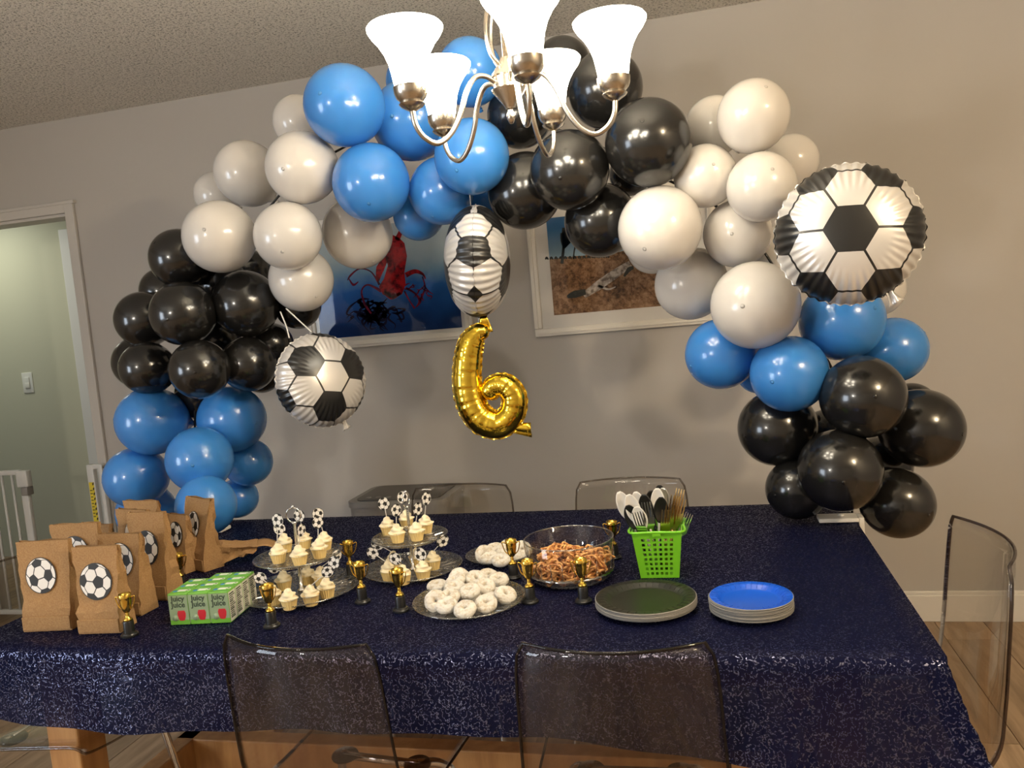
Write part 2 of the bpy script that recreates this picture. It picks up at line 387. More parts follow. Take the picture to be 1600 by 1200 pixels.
obj('post', MB().box(-.095, -.055, -.014, .014, 0, GZ, bev=.004).mesh('post', 'gate_white'), g2)
obj('wall_post', MB().box(-.028, -.004, -.012, .012, 0, GZ-.01, bev=.004).mesh('post', 'gate_white'), g2)
obj('top_rail', MB().box(-.095, -.004, -.011, .011, GZ-.025, GZ, bev=.004).mesh('rail', 'gate_white'), g2)
obj('bottom_rail', MB().box(-.095, -.004, -.011, .011, 0.02, .05, bev=.004).mesh('rail', 'gate_white'), g2)
st = obj('warning_sticker', MB().box(-.090, -.060, -.0152, -.0142, GZ-.30, GZ-.09).mesh('sticker', 'sticker_yellow', False), g2)
mb = MB()
for k in range(8):
    z = GZ-.29+k*.026; mb.add([(-.069, -.0158, z), (-.060, -.0158, z+.008), (-.060, -.0158, z+.020), (-.069, -.0158, z+.012)], [(0, 1, 2, 3)])
for k in range(9): mb.box(-.087, -.073, -.0158, -.0153, GZ-.27+k*.017, GZ-.266+k*.017)
obj('warning_print', mb.mesh('print', 'print_black', False), st)

# ------------------------------------------------------------------ framed pictures
def picture(name, label, x0, z0, wd, ht, printer, mg=.09):
    t_ = thing(name, label, 'picture', (x0, WALLY, z0))
    for args in ((0, wd, 0, .035), (0, wd, ht-.035, ht), (0, .035, .035, ht-.035), (wd-.035, wd, .035, ht-.035)):
        f_ = obj('frame_rail', MB().box(args[0], args[1], -.022, 0, args[2], args[3], bev=.004).mesh('rail', 'frame_white', False), t_)
        hz = args[1]-args[0] > .1
        mb = MB()
        if hz: mb.box(args[0]+.012, args[1]-.012, -.027, -.02, args[2]+.011, args[2]+.019, bev=.002)
        else: mb.box(args[0]+.011, args[0]+.019, -.027, -.02, args[2], args[3], bev=.002)
        obj('moulding', mb.mesh('moulding', 'frame_white', False), f_)
    obj('mat_board', MB().box(.03, wd-.03, -.010, -.006, .03, ht-.03).mesh('mat_board', 'mat_board', False), t_)
    printer(t_, wd, ht, mg)
    obj('glass', MB().box(.03, wd-.03, -.016, -.0145, .03, ht-.03).mesh('glass', 'picture_glass', False), t_)
    return t_
def poly_part(name, parent, polys, y, m_):
    mb = MB()
    for P in polys: mb.add([(a, y, b) for a, b in P], [tuple(range(len(P)))])
    return obj(name, mb.mesh(name, m_, False), parent)
def ribbon2(pts, wds):
    P = smoothpath([(a, 0, b) for a, b in pts], 6); out = []
    n = len(P); L = []; R_ = []
    for i, p in enumerate(P):
        d = (P[min(n-1, i+1)]-P[max(0, i-1)]).normalized(); nn = Vector((-d.z, 0, d.x)); t_ = i/(n-1)
        k = t_*(len(wds)-1); a = int(min(k, len(wds)-2)); ww = wds[a]+(wds[a+1]-wds[a])*(k-a)
        L.append(p+nn*ww); R_.append(p-nn*ww)
    return [[(L[i].x, L[i].z), (R_[i].x, R_[i].z), (R_[i+1].x, R_[i+1].z), (L[i+1].x, L[i+1].z)] for i in range(n-1)]

m = mat('ink_water', (.1, .2, .5), .6, spec=.1); t = NT(m); c = t.coord(); s3 = t.node('ShaderNodeSeparateXYZ'); t.link(c, s3.inputs[0])
n1 = t.noise(c, 5, 5, .6)
v = t.math('ADD', s3.outputs[2], t.math('MULTIPLY', t.math('SUBTRACT', n1, .5), .16))
t.link(t.ramp(v, [(.10, (.004, .025, .12)), (.17, (.008, .06, .25)), (.26, (.02, .12, .40)), (.33, (.16, .30, .44)), (.42, (.34, .42, .46)), (.7, (.45, .50, .52))]), t.b.inputs['Base Color'])
mat('ink_red', (.26, .004, .008), .6, spec=.1); mat('ink_dark', (.008, .008, .03), .6, spec=.1); mat('ink_plum', (.09, .006, .025), .6, spec=.1)
def ink_print(t_, wd, ht, mg):
    obj('print', MB().box(mg, wd-mg, -.0115, -.0105, mg, ht-mg).mesh('print', 'ink_water', False), t_)
    rnd = random.Random(3)
    def P(px, py): q = ony(px, py, WALLY-.012); return (q.x-t_.location.x, q.z-t_.location.z)
    red = []; dark = []; plum = []
    blob = [(600, 375), (612, 366), (624, 372), (632, 380), (636, 400), (632, 425), (634, 445), (628, 460), (612, 466), (598, 460), (592, 448), (600, 435), (606, 415), (600, 395)]
    red.append([P(*q) for q in blob])
    for pts, ws in (([(605, 400), (594, 420), (590, 440)], [.012, .02, .006]), ([(634, 430), (648, 424), (660, 428), (665, 436)], [.012, .01, .006, .002]),
                    ([(620, 375), (626, 360), (618, 352)], [.014, .009, .002]), ([(600, 455), (612, 464), (626, 458)], [.01, .012, .006])):
        red += ribbon2([P(*q) for q in pts], ws)
    for pts, ws in (([(593, 445), (580, 425), (562, 420), (548, 430), (543, 438)], [.006, .003, .003, .005, .002]), ([(596, 455), (575, 445), (565, 455), (570, 475), (580, 490)], [.008, .004, .004, .006, .004]),
                    ([(545, 435), (552, 445), (560, 440)], [.002, .006, .002]), ([(634, 450), (648, 458), (656, 470), (650, 480)], [.006, .004, .008, .002]),
                    ([(632, 455), (640, 470), (648, 482)], [.004, .003, .005]), ([(660, 432), (664, 450), (656, 470)], [.003, .004, .005])):
        plum += ribbon2([P(*q) for q in pts], ws)
    for k in range(60):
        x, y = rnd.gauss(588, 16), rnd.uniform(466, 498); pts = [(x, y)]
        for _ in range(3): pts.append((pts[-1][0]+rnd.uniform(-12, 12), pts[-1][1]+rnd.uniform(-3, 11)))
        dark += ribbon2([P(*q) for q in pts], [.002, rnd.uniform(.003, .009), rnd.uniform(.002, .007), .001])
    for k in range(9):
        x, y = rnd.uniform(640, 665), rnd.uniform(440, 470); pts = [(x, y)]
        for _ in range(3): pts.append((pts[-1][0]+rnd.uniform(-7, 7), pts[-1][1]+rnd.uniform(1, 8)))
        plum += ribbon2([P(*q) for q in pts], [.001, .003, .003, .001])
    poly_part('red_ink', t_, red, -.0122, 'ink_red'); poly_part('plum_ink', t_, plum, -.0120, 'ink_plum'); poly_part('dark_ink', t_, dark, -.0118, 'ink_dark')
for nm_, a_, b_ in (('ink_red', (.07, .002, .006), (.38, .008, .012)), ('ink_plum', (.02, .004, .02), (.16, .008, .03))):
    t = NT(MAT[nm_]); t.link(t.ramp(t.noise(t.coord(), 30, 5, .7), [(.38, a_), (.58, b_)]), t.b.inputs['Base Color'])
m = mat('desert_print', (.4, .3, .2), .6, spec=.1); t = NT(m); c = t.coord(); s3 = t.node('ShaderNodeSeparateXYZ'); t.link(c, s3.inputs[0])
n1 = t.noise(c, 48, 6, .75); n2 = t.noise(c, 7, 3)
ground = t.ramp(t.math('ADD', t.math('MULTIPLY', n1, .75), t.math('MULTIPLY', n2, .35)), [(.42, (.05, .026, .015)), (.53, (.18, .095, .045)), (.66, (.36, .22, .13))])
sky = t.ramp(s3.outputs[2], [(.34, (.26, .38, .48)), (.46, (.05, .16, .34)), (.6, (.02, .085, .22))])
hz = t.math('GREATER_THAN', t.math('ADD', s3.outputs[2], t.math('MULTIPLY', t.noise(c, 60, 2), .012)), .342)
t.link(t.mixc(hz, ground, sky), t.b.inputs['Base Color'])
mat('tree_ink', (.012, .014, .008), .6); m = mat('log_grey', (.42, .36, .31), .6); t = NT(m); n_ = t.noise(t.coord(), 60, 4); t.link(t.ramp(n_, [(.35, (.12, .09, .07)), (.6, (.50, .44, .39))]), t.b.inputs['Base Color'])
def desert_print(t_, wd, ht, mg):
    obj('print', MB().box(.09, wd-.09, -.0115, -.0105, .09, ht-.09).mesh('print', 'desert_print', False), t_)
    def P(px, py): q = ony(px, py, WALLY-.012); return (q.x-t_.location.x, q.z-t_.location.z)
    tr = []
    tr += ribbon2([P(878, 412), P(880, 392), P(882, 372)], [.007, .006, .006])
    for dx, dy in ((-4, -8), (3, -12), (8, -6), (-1, -16), (12, -2), (6, 4)):
        tr += ribbon2([P(881, 388), P(881+dx*.6, 380+dy*.6), P(883+dx, 372+dy)], [.004, .008, .010])
    tr += ribbon2([P(896, 405), P(897, 394), P(899, 384)], [.003, .003, .004])
    for k in range(14): x = 852+k*7.3; y = 405.5-(x-852)*.03; tr += ribbon2([P(x, y), P(x+2, y-2.5), P(x+5, y)], [.002, .006, .002])
    poly_part('tree_print', t_, tr, -.0119, 'tree_ink')
    lg = ribbon2([P(912, 462), P(935, 446), P(958, 430), P(985, 412)], [.012, .020, .020, .014]) + ribbon2([P(935, 446), P(950, 452), P(962, 448)], [.006, .004, .002])
    poly_part('log_print', t_, lg, -.0119, 'log_grey')
    poly_part('root_print', t_, ribbon2([P(886, 464), P(898, 460), P(915, 456)], [.006, .016, .012])+ribbon2([P(975, 432), P(983, 421), P(990, 418)], [.004, .010, .006]), -.0121, 'tree_ink')
a, b = ony(497, 552, WALLY), ony(742, 526, WALLY)
picture('framed_picture', 'white framed print of red and dark ink swirling in blue water', b.x-.80, b.z-.005, .80, .60, ink_print, .052)
a = ony(838, 527, WALLY)
picture('framed_picture', 'white framed desert photograph with a fallen log and spiky tree', a.x, a.z, .80, .60, desert_print)

# ------------------------------------------------------------------ table and cloth
TX0, TX1, TY0, TY1 = -1.765, .356, 1.505, 2.63
tb = thing('dining_table', 'light pine dining table under the navy sequin cloth', 'table', ((TX0+TX1)/2, (TY0+TY1)/2, 0))
cx, cy = tb.location.x, tb.location.y
hx, hy = (TX1-TX0)/2, (TY1-TY0)/2
obj('table_top', MB().box(-hx+.006, hx-.006, -hy+.006, hy-.006, TZ-.036, TZ-.004, bev=.004).mesh('table_top', 'pine', False), tb)
lgm = MB().box(-.045, .045, -.045, .045, 0, TZ-.04, bev=.005).mesh('leg', 'pine', False)
for sx in (-1, 1):
    for sy in (-1, 1): obj('leg', lgm, tb, (sx*(hx-.16), sy*(hy-.14), 0))
    obj('end_beam', MB().box(-.03, .03, -hy+.18, hy-.18, .13, .225, bev=.004).mesh('end_beam', 'pine', False), tb, (sx*(hx-.16), 0, 0))
    obj('apron', MB().box(-.012, .012, -hy+.18, hy-.18, TZ-.12, TZ-.036).mesh('apron', 'pine', False), tb, (sx*(hx-.16), 0, 0))
obj('stretcher', MB().box(-hx+.13, hx-.13, -.03, .03, .13, .225, bev=.004).mesh('stretcher', 'pine', False), tb)
for sy in (-1, 1): obj('apron', MB().box(-hx+.2, hx-.2, -.012, .012, TZ-.12, TZ-.036).mesh('apron', 'pine', False), tb, (0, sy*(hy-.14), 0))

def cloth():
    drop = .165; n = 12
    def axis(lo, hi, k):
        return [lo-drop+drop*i/n for i in range(n)] + [lo+(hi-lo)*i/k for i in range(k+1)] + [hi+drop*(i+1)/n for i in range(n)]
    xs, ys = axis(TX0, TX1, 60), axis(TY0, TY1, 30); mb = MB(); V = []
    for v in ys:
        for u in xs:
            ex = (TX0-u) if u < TX0 else max(0, u-TX1); ey = (TY0-v) if v < TY0 else max(0, v-TY1)
            sx = -1 if u < TX0 else 1; sy = -1 if v < TY0 else 1
            x = min(max(u, TX0), TX1); y = min(max(v, TY0), TY1); z = TZ
            e = math.hypot(ex, ey)
            if e > 0:
                wob = .010*math.sin(u*9+1)+.006*math.sin(u*23) if ey > ex else .010*math.sin(v*11)
                k = e/drop
                x += sx*ex/e*(.010+.022*k+wob*k) + sx*min(ex, ey)*.30
                y += sy*ey/e*(.010+.022*k+wob*k) + sy*min(ex, ey)*.30
                z = TZ-e+.004*(1-k)-(.012*math.sin(u*4.1+.7) if ey > 0 else .012*math.sin(v*5))*k
                if sy < 0 and u > -.5: z -= .02*k*min(1, (u+.5)/.6)
                if ex > 0 and ey > 0: z += min(ex, ey)*.25
            V.append((x, y, z))
    nx = len(xs); F = [(j*nx+i, j*nx+i+1, (j+1)*nx+i+1, (j+1)*nx+i) for j in range(len(ys)-1) for i in range(nx-1)]
    mb.add(V, F); return mb.mesh('tablecloth', 'sequin_navy')
tag(obj('tablecloth', cloth()), 'navy blue sequined cloth draped over the dining table', 'tablecloth')
# fold line pressed into the cloth near the front edge is left to the drape itself

# ------------------------------------------------------------------ acrylic chairs
def chair_meshes(wtop=.19, wmid=.205, rimr=.0034):
    prof = smoothpath([(0, -.245, .84), (0, -.225, .70), (0, -.205, .58), (0, -.18, .50), (0, -.12, .452), (0, .0, .438), (0, .14, .445), (0, .215, .448), (0, .24, .43)], 4)
    nv = len(prof); nu = 17
    def width(t_):
        return wtop+(wmid-wtop)*min(1, t_*2.2)+.012*max(0, t_-.5)
    def pt(u, v):
        i = min(nv-1, int(round(v*(nv-1)))); p = prof[i]; s = u*2-1; w_ = width(v)
        # rounded top and front corners
        edge = min(1, v/.10); wc = 1-.10*(1-math.sqrt(max(0, 1-(1-edge)**2)))
        edge2 = min(1, (1-v)/.10); wc *= 1-.12*(1-math.sqrt(max(0, 1-(1-edge2)**2)))
        back = max(0, 1-v/.5)
        y = p.y+.05*(s*s)*(.35+.65*back)*(1 if v < .55 else max(0, 1-(v-.55)/.25))
        z = p.z+(.02*s*s if v > .45 else 0)*min(1, (v-.45)*5 if v > .45 else 0)
        return (s*w_*wc, y, z)
    shell = MB().grid(pt, nu, nv); th = []
    loop = [pt(0, j/(nv-1)) for j in range(nv)] + [pt(i/(nu-1), 1) for i in range(1, nu)] + [pt(1, 1-j/(nv-1)) for j in range(1, nv)] + [pt(1-i/(nu-1), 0) for i in range(1, nu-1)]
    rim = MB().tube(loop, rimr, 6, closed=True)
    return shell, rim
sh, rm = chair_meshes()
def solid(me, th=.007):
    bm = bmesh.new(); bm.from_mesh(me); bmesh.ops.recalc_face_normals(bm, faces=bm.faces[:]); bmesh.ops.solidify(bm, geom=bm.faces[:], thickness=th); bm.to_mesh(me); bm.free()
    me.polygons.foreach_set('use_smooth', [True]*len(me.polygons)); return me
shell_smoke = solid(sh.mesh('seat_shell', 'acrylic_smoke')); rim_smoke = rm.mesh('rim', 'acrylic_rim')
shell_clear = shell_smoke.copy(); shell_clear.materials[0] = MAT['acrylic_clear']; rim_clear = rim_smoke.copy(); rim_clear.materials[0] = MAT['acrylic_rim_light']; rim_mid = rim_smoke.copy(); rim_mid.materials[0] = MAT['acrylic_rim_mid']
def legm(sx, sy):
    return MB().tube(smoothpath([(sx*.10, sy*.08, .425), (sx*.14, sy*.13, .40), (sx*.165, sy*.155, .33), (sx*.195, sy*.195, .012)], 6), .011, 10).mesh('leg', 'chrome')
LEGS = [legm(sx, sy) for sx in (-1, 1) for sy in (-1, 1)]
mount = MB().lathe([(.0, 0), (.032, 0), (.034, .006), (.030, .012), (0, .012)], 20).mesh('mounting_disc', 'acrylic_rim')
bar_m = MB().tube([(-.10, 0, 0), (.10, 0, 0)], .010, 10).mesh('crossbar', 'chrome')
foot = MB().lathe([(0, 0), (.014, 0), (.014, .014), (0, .014)], 12).mesh('foot', 'black_plastic')
def chair(label, x, y, rz, kind, s=1., dark_rim=0):
    c_ = thing('acrylic_chair', label, 'chair', (x, y, 0), rz, 'clear acrylic dining chairs'); c_.scale = (s, s, s)
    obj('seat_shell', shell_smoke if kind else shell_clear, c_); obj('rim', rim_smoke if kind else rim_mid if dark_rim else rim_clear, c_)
    for l in range(4):
        sx, sy = ((-1, -1), (-1, 1), (1, -1), (1, 1))[l]
        L_ = obj('leg', LEGS[l], c_); obj('foot', foot, L_, (sx*.196, sy*.196, 0)); obj('mounting_disc', mount, c_, (sx*.10, sy*.08, .418))
    for sy in (-1, 1): obj('crossbar', bar_m, c_, (0, sy*.08, .424))
    return c_
a, b = ony(340, 990, 1.40), ony(605, 993, 1.40)
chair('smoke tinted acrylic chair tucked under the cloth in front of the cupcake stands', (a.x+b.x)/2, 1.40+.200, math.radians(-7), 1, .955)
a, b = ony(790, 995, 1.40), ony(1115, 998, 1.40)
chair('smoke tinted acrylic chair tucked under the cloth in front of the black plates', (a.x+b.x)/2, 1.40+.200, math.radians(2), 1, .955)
a, b = ony(640, 762, 2.76), ony(815, 757, 2.76)
chair('clear acrylic chair by the wall beside the grey bin', (a.x+b.x)/2, 2.76-.24, PI, 0, .97)
a, b = ony(890, 752, 2.76), ony(1085, 750, 2.76)
chair('clear acrylic chair by the wall behind the green cutlery basket', (a.x+b.x)/2, 2.76-.24, PI, 0, .97)
chair('clear acrylic chair at the table end below the black balloons', .305, 1.80, math.radians(90), 0, 1.03, 1)
p = onz(38, 862, .84)
chair('clear acrylic chair at the table end behind the paper bags', p.x+.24, p.y-.17, math.radians(-90), 0)

# grey bin by the wall
a, b = ony(552, 776, 3.22), ony(702, 772, 3.22)
bw = (b.x-a.x)/2; zt = a.z
bn = thing('waste_bin', 'grey bin with dark lid standing by the wall behind the table', 'bin', ((a.x+b.x)/2, 3.30, 0))
def rbox(w_, d_, z0, z1, r, taper=0.):
    mb = MB(); pts = []
    for (sx, sy, a0) in ((1, 1, 0), (-1, 1, 90), (-1, -1, 180), (1, -1, 270)):
        for k in range(6): an = math.radians(a0+18*k); pts.append((sx*(w_-r)+r*math.cos(an), sy*(d_-r)+r*math.sin(an)))
    n = len(pts)
    mb.add([(x*(1-taper), y*(1-taper), z0) for x, y in pts]+[(x, y, z1) for x, y in pts], [(i, (i+1) % n, n+(i+1) % n, n+i) for i in range(n)]+[tuple(range(n))[::-1], tuple(range(n, 2*n))]); return mb
obj('body', rbox(bw, .16, 0, zt-.03, .05, .1).mesh('body', 'bin_grey', True, 40), bn)
ld = obj('lid', rbox(bw+.004, .164, zt-.032, zt-.008, .05).mesh('lid', 'bin_grey', True, 40), bn)
obj('lid_panel', rbox(bw-.03, .14, zt-.010, zt-.003, .04).mesh('lid_panel', 'bin_lid', True, 40), ld)
for k in range(3): obj('button', MB().lathe([(.012, 0), (.012, .003), (0, .003)], 14).mesh('button', 'bin_grey'), ld, (-bw+.08+.045*k, -.10, zt-.004))

# ------------------------------------------------------------------ latex balloons
prof = []
for k in range(25):
    th = PI*k/24*.925; prof.append((math.sin(th), math.cos(th)*(1.0 if th < PI/2 else 1.05)))
prof = [(0.0, 1.0)] + prof[1:]
r_, z_ = prof[-1]
prof += [(r_*.72, z_-.045), (.085, z_-.11), (.062, z_-.16), (.05, z_-.20)]
bal = {k: MB().lathe(prof, 36).mesh('balloon', 'balloon_'+k) for k in ('black', 'blue', 'white')}
kn = [(0.0, z_-.19), (.075, z_-.20), (.09, z_-.225), (.07, z_-.25), (.05, z_-.26), (.10, z_-.30), (.085, z_-.31), (0, z_-.29)]
knot = {k: MB().lathe(kn, 12).mesh('knot', 'balloon_'+k) for k in bal}
tip = {k: MB().lathe([(.05, .9985), (.035, 1.006), (.012, 1.010), (0, 1.0105)], 12).mesh('crown_spot', 'balloon_'+k) for k in bal}
W, B, K = 'white', 'blue', 'black'
# colour, centre x, centre y, half width, half height (photo pixels), layer (-1 front .. 2 back), label phrase
BL = [
 (B, 237, 658, 64, 48, 0, 'just below the black doorway cluster, on the doorway side'),
 (B, 363, 655, 64, 44, 0, 'just below the black doorway cluster, on the picture side'),
 (B, 212, 746, 53, 46, 0, 'beside the safety gate post, above the paper bags'),
 (B, 312, 718, 56, 50, -1, 'at the middle of the doorway column, overlapping four other blue ones'),
 (B, 388, 722, 36, 40, 1, 'half hidden at the picture side of the doorway column'),
 (B, 322, 790, 54, 43, -1, 'resting on the table behind the paper bags'),
 (B, 372, 778, 30, 34, 2, 'mostly hidden behind the one resting on the table'),
 (B, 228, 800, 48, 44, 1, 'mostly hidden behind the paper bags by the safety gate'),
 (K, 281, 404, 52, 44, 0, 'topmost of the cluster by the doorway, under a white balloon'),
 (K, 256, 455, 38, 38, 2, 'mostly hidden behind the upper part of the doorway cluster'),
 (K, 225, 499, 45, 46, 1, 'on the doorway side of the doorway cluster, middle row'),
 (K, 286, 490, 53, 51, -1, 'at the centre of the doorway cluster, above the front lower one'),
 (K, 384, 475, 53, 53, 0, 'in the doorway cluster just below a white balloon, beside the ribbons'),
 (K, 218, 566, 43, 42, 2, 'hidden at the outer doorway side of the doorway cluster'),
 (K, 230, 575, 42, 44, 0, 'in the lower row of the doorway cluster, above a blue balloon'),
 (K, 312, 577, 49, 47, -1, 'foremost in the lower row of the doorway cluster'),
 (K, 388, 569, 45, 43, 0, 'in the lower row of the doorway cluster, beside the hanging foil ball'),
 (K, 314, 617, 51, 33, 1, 'lowest of the doorway cluster, tucked behind the front one'),
 (K, 424, 538, 34, 35, 1, 'small and half hidden behind the hanging foil ball ribbons'),
 (K, 408, 583, 32, 32, 2, 'hidden low behind the foil ball beside the doorway cluster'),
 (K, 465, 478, 36, 37, 1, 'under the lowest white balloon above the foil ball ribbons'),
 (K, 390, 424, 36, 34, 2, 'hidden between two white ones and the doorway cluster'),
 (K, 333, 532, 44, 44, 2, 'hidden in the middle of the doorway cluster'),
 (K, 345, 440, 44, 42, 2, 'hidden high inside the doorway cluster below the white ones'),
 (W, 343, 370, 59, 57, -1, 'directly above the black doorway cluster'),
 (W, 450, 369, 57, 51, -1, 'beside the one above the black doorway cluster, under three others'),
 (W, 471, 437, 53, 48, 0, 'hanging lowest next to the ink picture, above the ribbons'),
 (W, 559, 365, 55, 55, 1, 'in front of the ink picture, below a blue balloon'),
 (W, 472, 262, 58, 58, -1, 'touching the blue balloons at the upper end of the doorway side group'),
 (W, 386, 271, 47, 57, 1, 'behind two others on the outer side of the doorway side group'),
 (W, 340, 304, 34, 40, 2, 'mostly hidden at the outer edge of the doorway side group'),
 (W, 468, 191, 44, 41, 1, 'topmost of the doorway side group, behind a blue balloon'),
 (B, 538, 165, 61, 69, -1, 'topmost below the ceiling line, beside the white ones'),
 (B, 642, 188, 62, 66, 0, 'in the top cluster behind the chandelier shades'),
 (B, 580, 286, 60, 63, -1, 'in the top cluster with a dark crown spot, above the ink picture'),
 (B, 642, 126, 41, 40, 2, 'mostly hidden behind a chandelier shade near the ceiling'),
 (B, 690, 299, 52, 52, 0, 'in the lower part of the top cluster, between two with crown spots'),
 (B, 654, 335, 43, 38, 1, 'lowest of the top cluster, partly covering the ink picture'),
 (B, 737, 245, 57, 62, -1, 'above the narrow hanging foil ball'),
 (B, 734, 112, 49, 57, 0, 'topmost of the top cluster, behind the chandelier stem'),
 (B, 757, 312, 34, 32, 2, 'small and hidden behind the narrow foil ball'),
 (K, 812, 180, 49, 56, 1, 'behind the chandelier hub'),
 (K, 946, 139, 53, 68, 0, 'in the top cluster behind the outer chandelier shade'),
 (K, 890, 266, 60, 66, -1, 'below the chandelier with five lamp reflections, at the middle of the top cluster'),
 (K, 1013, 223, 67, 72, -1, 'large one of the top cluster next to the white balloons'),
 (K, 820, 299, 51, 68, 0, 'of the top cluster beside the narrow foil ball'),
 (K, 938, 345, 52, 62, 0, 'lowest of the top cluster, in front of the desert picture'),
 (K, 878, 104, 45, 48, 2, 'topmost of the top cluster, hidden behind chandelier shades'),
 (K, 985, 272, 34, 34, 2, 'small and hidden behind the large ones of the top cluster'),
 (W, 1177, 181, 57, 59, -1, 'topmost of the group above the large foil ball'),
 (W, 1116, 197, 45, 49, 1, 'behind the topmost one, beside the large black balloon'),
 (W, 1102, 275, 50, 50, -1, 'small one at the middle of the group beside the large foil ball'),
 (W, 1190, 292, 56, 55, -1, 'with a crown spot, touching the large foil ball'),
 (W, 1031, 357, 65, 67, -1, 'covering the corner of the desert picture, below the large black balloon'),
 (W, 1152, 365, 57, 51, 0, 'between the crown spotted one and the lower ones'),
 (W, 1079, 444, 53, 59, 1, 'covering the lower corner of the desert picture frame'),
 (W, 1180, 477, 71, 69, -1, 'large one resting on the blue balloons under the foil ball'),
 (W, 1236, 253, 45, 43, 2, 'behind the group on the outer side, above the large foil ball'),
 (W, 1020, 386, 44, 39, 2, 'hidden behind the one covering the desert picture'),
 (W, 1370, 452, 46, 42, 2, 'hidden behind the large foil ball tail'),
 (W, 1218, 396, 44, 44, 2, 'hidden between the group and the large foil ball'),
 (B, 1127, 553, 58, 54, 0, 'under the large white balloon, nearest the desert picture'),
 (B, 1233, 584, 62, 60, -1, 'at the front between the large white balloon and the black ones'),
 (B, 1316, 500, 72, 60, 0, 'directly under the large foil ball'),
 (B, 1396, 547, 52, 54, 1, 'on the outer side below the large foil ball'),
 (B, 1186, 580, 35, 36, 2, 'mostly hidden behind the front one above the black cluster'),
 (K, 1348, 620, 71, 64, -1, 'uppermost at the front of the cluster at the table corner'),
 (K, 1214, 669, 68, 54, 0, 'of the table corner cluster on the side toward the desert picture'),
 (K, 1312, 735, 68, 65, -1, 'at the centre of the table corner cluster, above the cloth'),
 (K, 1440, 669, 66, 64, 0, 'on the outer side of the table corner cluster'),
 (K, 1402, 786, 63, 53, 0, 'lowest of the table corner cluster, hanging beside the table'),
 (K, 1245, 764, 54, 44, 1, 'of the table corner cluster resting on the cloth'),
 (K, 1296, 688, 52, 50, 2, 'hidden in the middle of the table corner cluster, upper row'),
 (K, 1376, 728, 50, 48, 2, 'hidden in the middle of the table corner cluster, lower row'),
 (K, 1424, 636, 42, 38, 2, 'mostly hidden at the back of the table corner cluster'),
]
ARCHY = 2.47
n = len(BL); LAY = {-1: -.11, 0: 0., 1: .09, 2: .17}
def sphere_at(i, y):
    c_, px, py, rx, ry, l, _ = BL[i]; q = ony(px, py, y); d = ray(px, py)
    ct = d.dot(_fw)/d.length
    return q, math.sqrt(rx*ry)*depth(q)/FPX*math.sqrt(ct)
ys = [ARCHY+LAY[b[5]] for b in BL]; y0 = list(ys)
for it in range(160):
    S = [sphere_at(i, ys[i]) for i in range(n)]; push = [0.]*n
    for i in range(n):
        for j in range(i+1, n):
            d = (S[i][0]-S[j][0]).length; need = (S[i][1]+S[j][1])*.93
            if d < need:
                s = 1 if (ys[i] > ys[j] or (ys[i] == ys[j] and BL[i][5] >= BL[j][5])) else -1
                if BL[i][5] != BL[j][5]: s = 1 if BL[i][5] > BL[j][5] else -1
                k = (need-d)*.35; push[i] += s*k; push[j] -= s*k
    for i in range(n):
        ys[i] += max(-.02, min(.02, push[i])) - (ys[i]-y0[i])*.02
        ys[i] = max(y0[i]-.22, min(y0[i]+.28, ys[i]))
        q, r = sphere_at(i, ys[i])
        if q.z-r < TZ+.004 and TX0 < q.x < TX1 and ys[i] < TY1 and q.z > TZ-.03: ys[i] -= .012
ARCH = [(318, 815), (305, 690), (310, 560), (335, 455), (405, 345), (480, 265), (600, 205), (740, 190), (880, 205), (1000, 262), (1100, 310), (1180, 375), (1250, 490), (1310, 600), (1325, 700), (1332, 812)]
apath = smoothpath([ony(x, y, ARCHY+.06) for x, y in ARCH], 10)
grp = {B: 'blue balloons of the arch', K: 'black balloons of the arch', W: 'white balloons of the arch'}
adj = {B: 'sky blue balloon ', K: 'black balloon ', W: 'white balloon '}
rnd = random.Random(11)
for i, b in enumerate(BL):
    q, r = sphere_at(i, ys[i])
    near = min(apath, key=lambda p: (p-q).length); ax = (q-near)
    if ax.length < .05: ax = Vector((0, -1, .05))
    ax = (ax.normalized()+Vector((rnd.uniform(-.2, .2), -.35, rnd.uniform(-.2, .2)))).normalized()
    rot = ax.to_track_quat('Z', 'Y').to_euler()
    o = obj('balloon', bal[b[0]], None, q, rot, (r, r, r*1.02)); tag(o, adj[b[0]]+b[6], 'balloon', grp[b[0]])
    obj('knot', knot[b[0]], o); obj('crown_spot', tip[b[0]], o)
# the frame that carries the arch
af = thing('balloon_arch_frame', 'thin pole frame of the balloon arch with white clamp at the table corner', 'frame', apath[0])
obj('pole', MB().tube([p-af.location for p in apath], .004, 8).mesh('pole', 'black_plastic'), af)
q = onz(1322, 806, TZ+.004)
for s_, base in ((1, Vector((TX1-.03, TY1-.22, TZ+.004))), (-1, Vector((TX0+.05, TY1-.16, TZ+.004)))):
    end = apath[-1] if s_ > 0 else apath[0]
    cl = obj('clamp', MB().box(-.06, .045, -.03, .03, 0, .012, bev=.003).mesh('clamp', 'white_plastic', False), af, base-af.location)
    obj('clamp_jaw', MB().box(.045, .06, -.025, .025, -.10, .012, bev=.003).box(-.02, .06, -.02, .02, -.112, -.10).mesh('clamp_jaw', 'white_plastic', False), cl) if s_ > 0 else obj('clamp_jaw', MB().box(-.075, -.06, -.025, .025, -.02, .012, bev=.003).mesh('clamp_jaw', 'white_plastic', False), cl)
    obj('socket', MB().tube([base-af.location+Vector((0, 0, .01)), end-af.location], .009, 8).mesh('socket', 'white_plastic'), af)

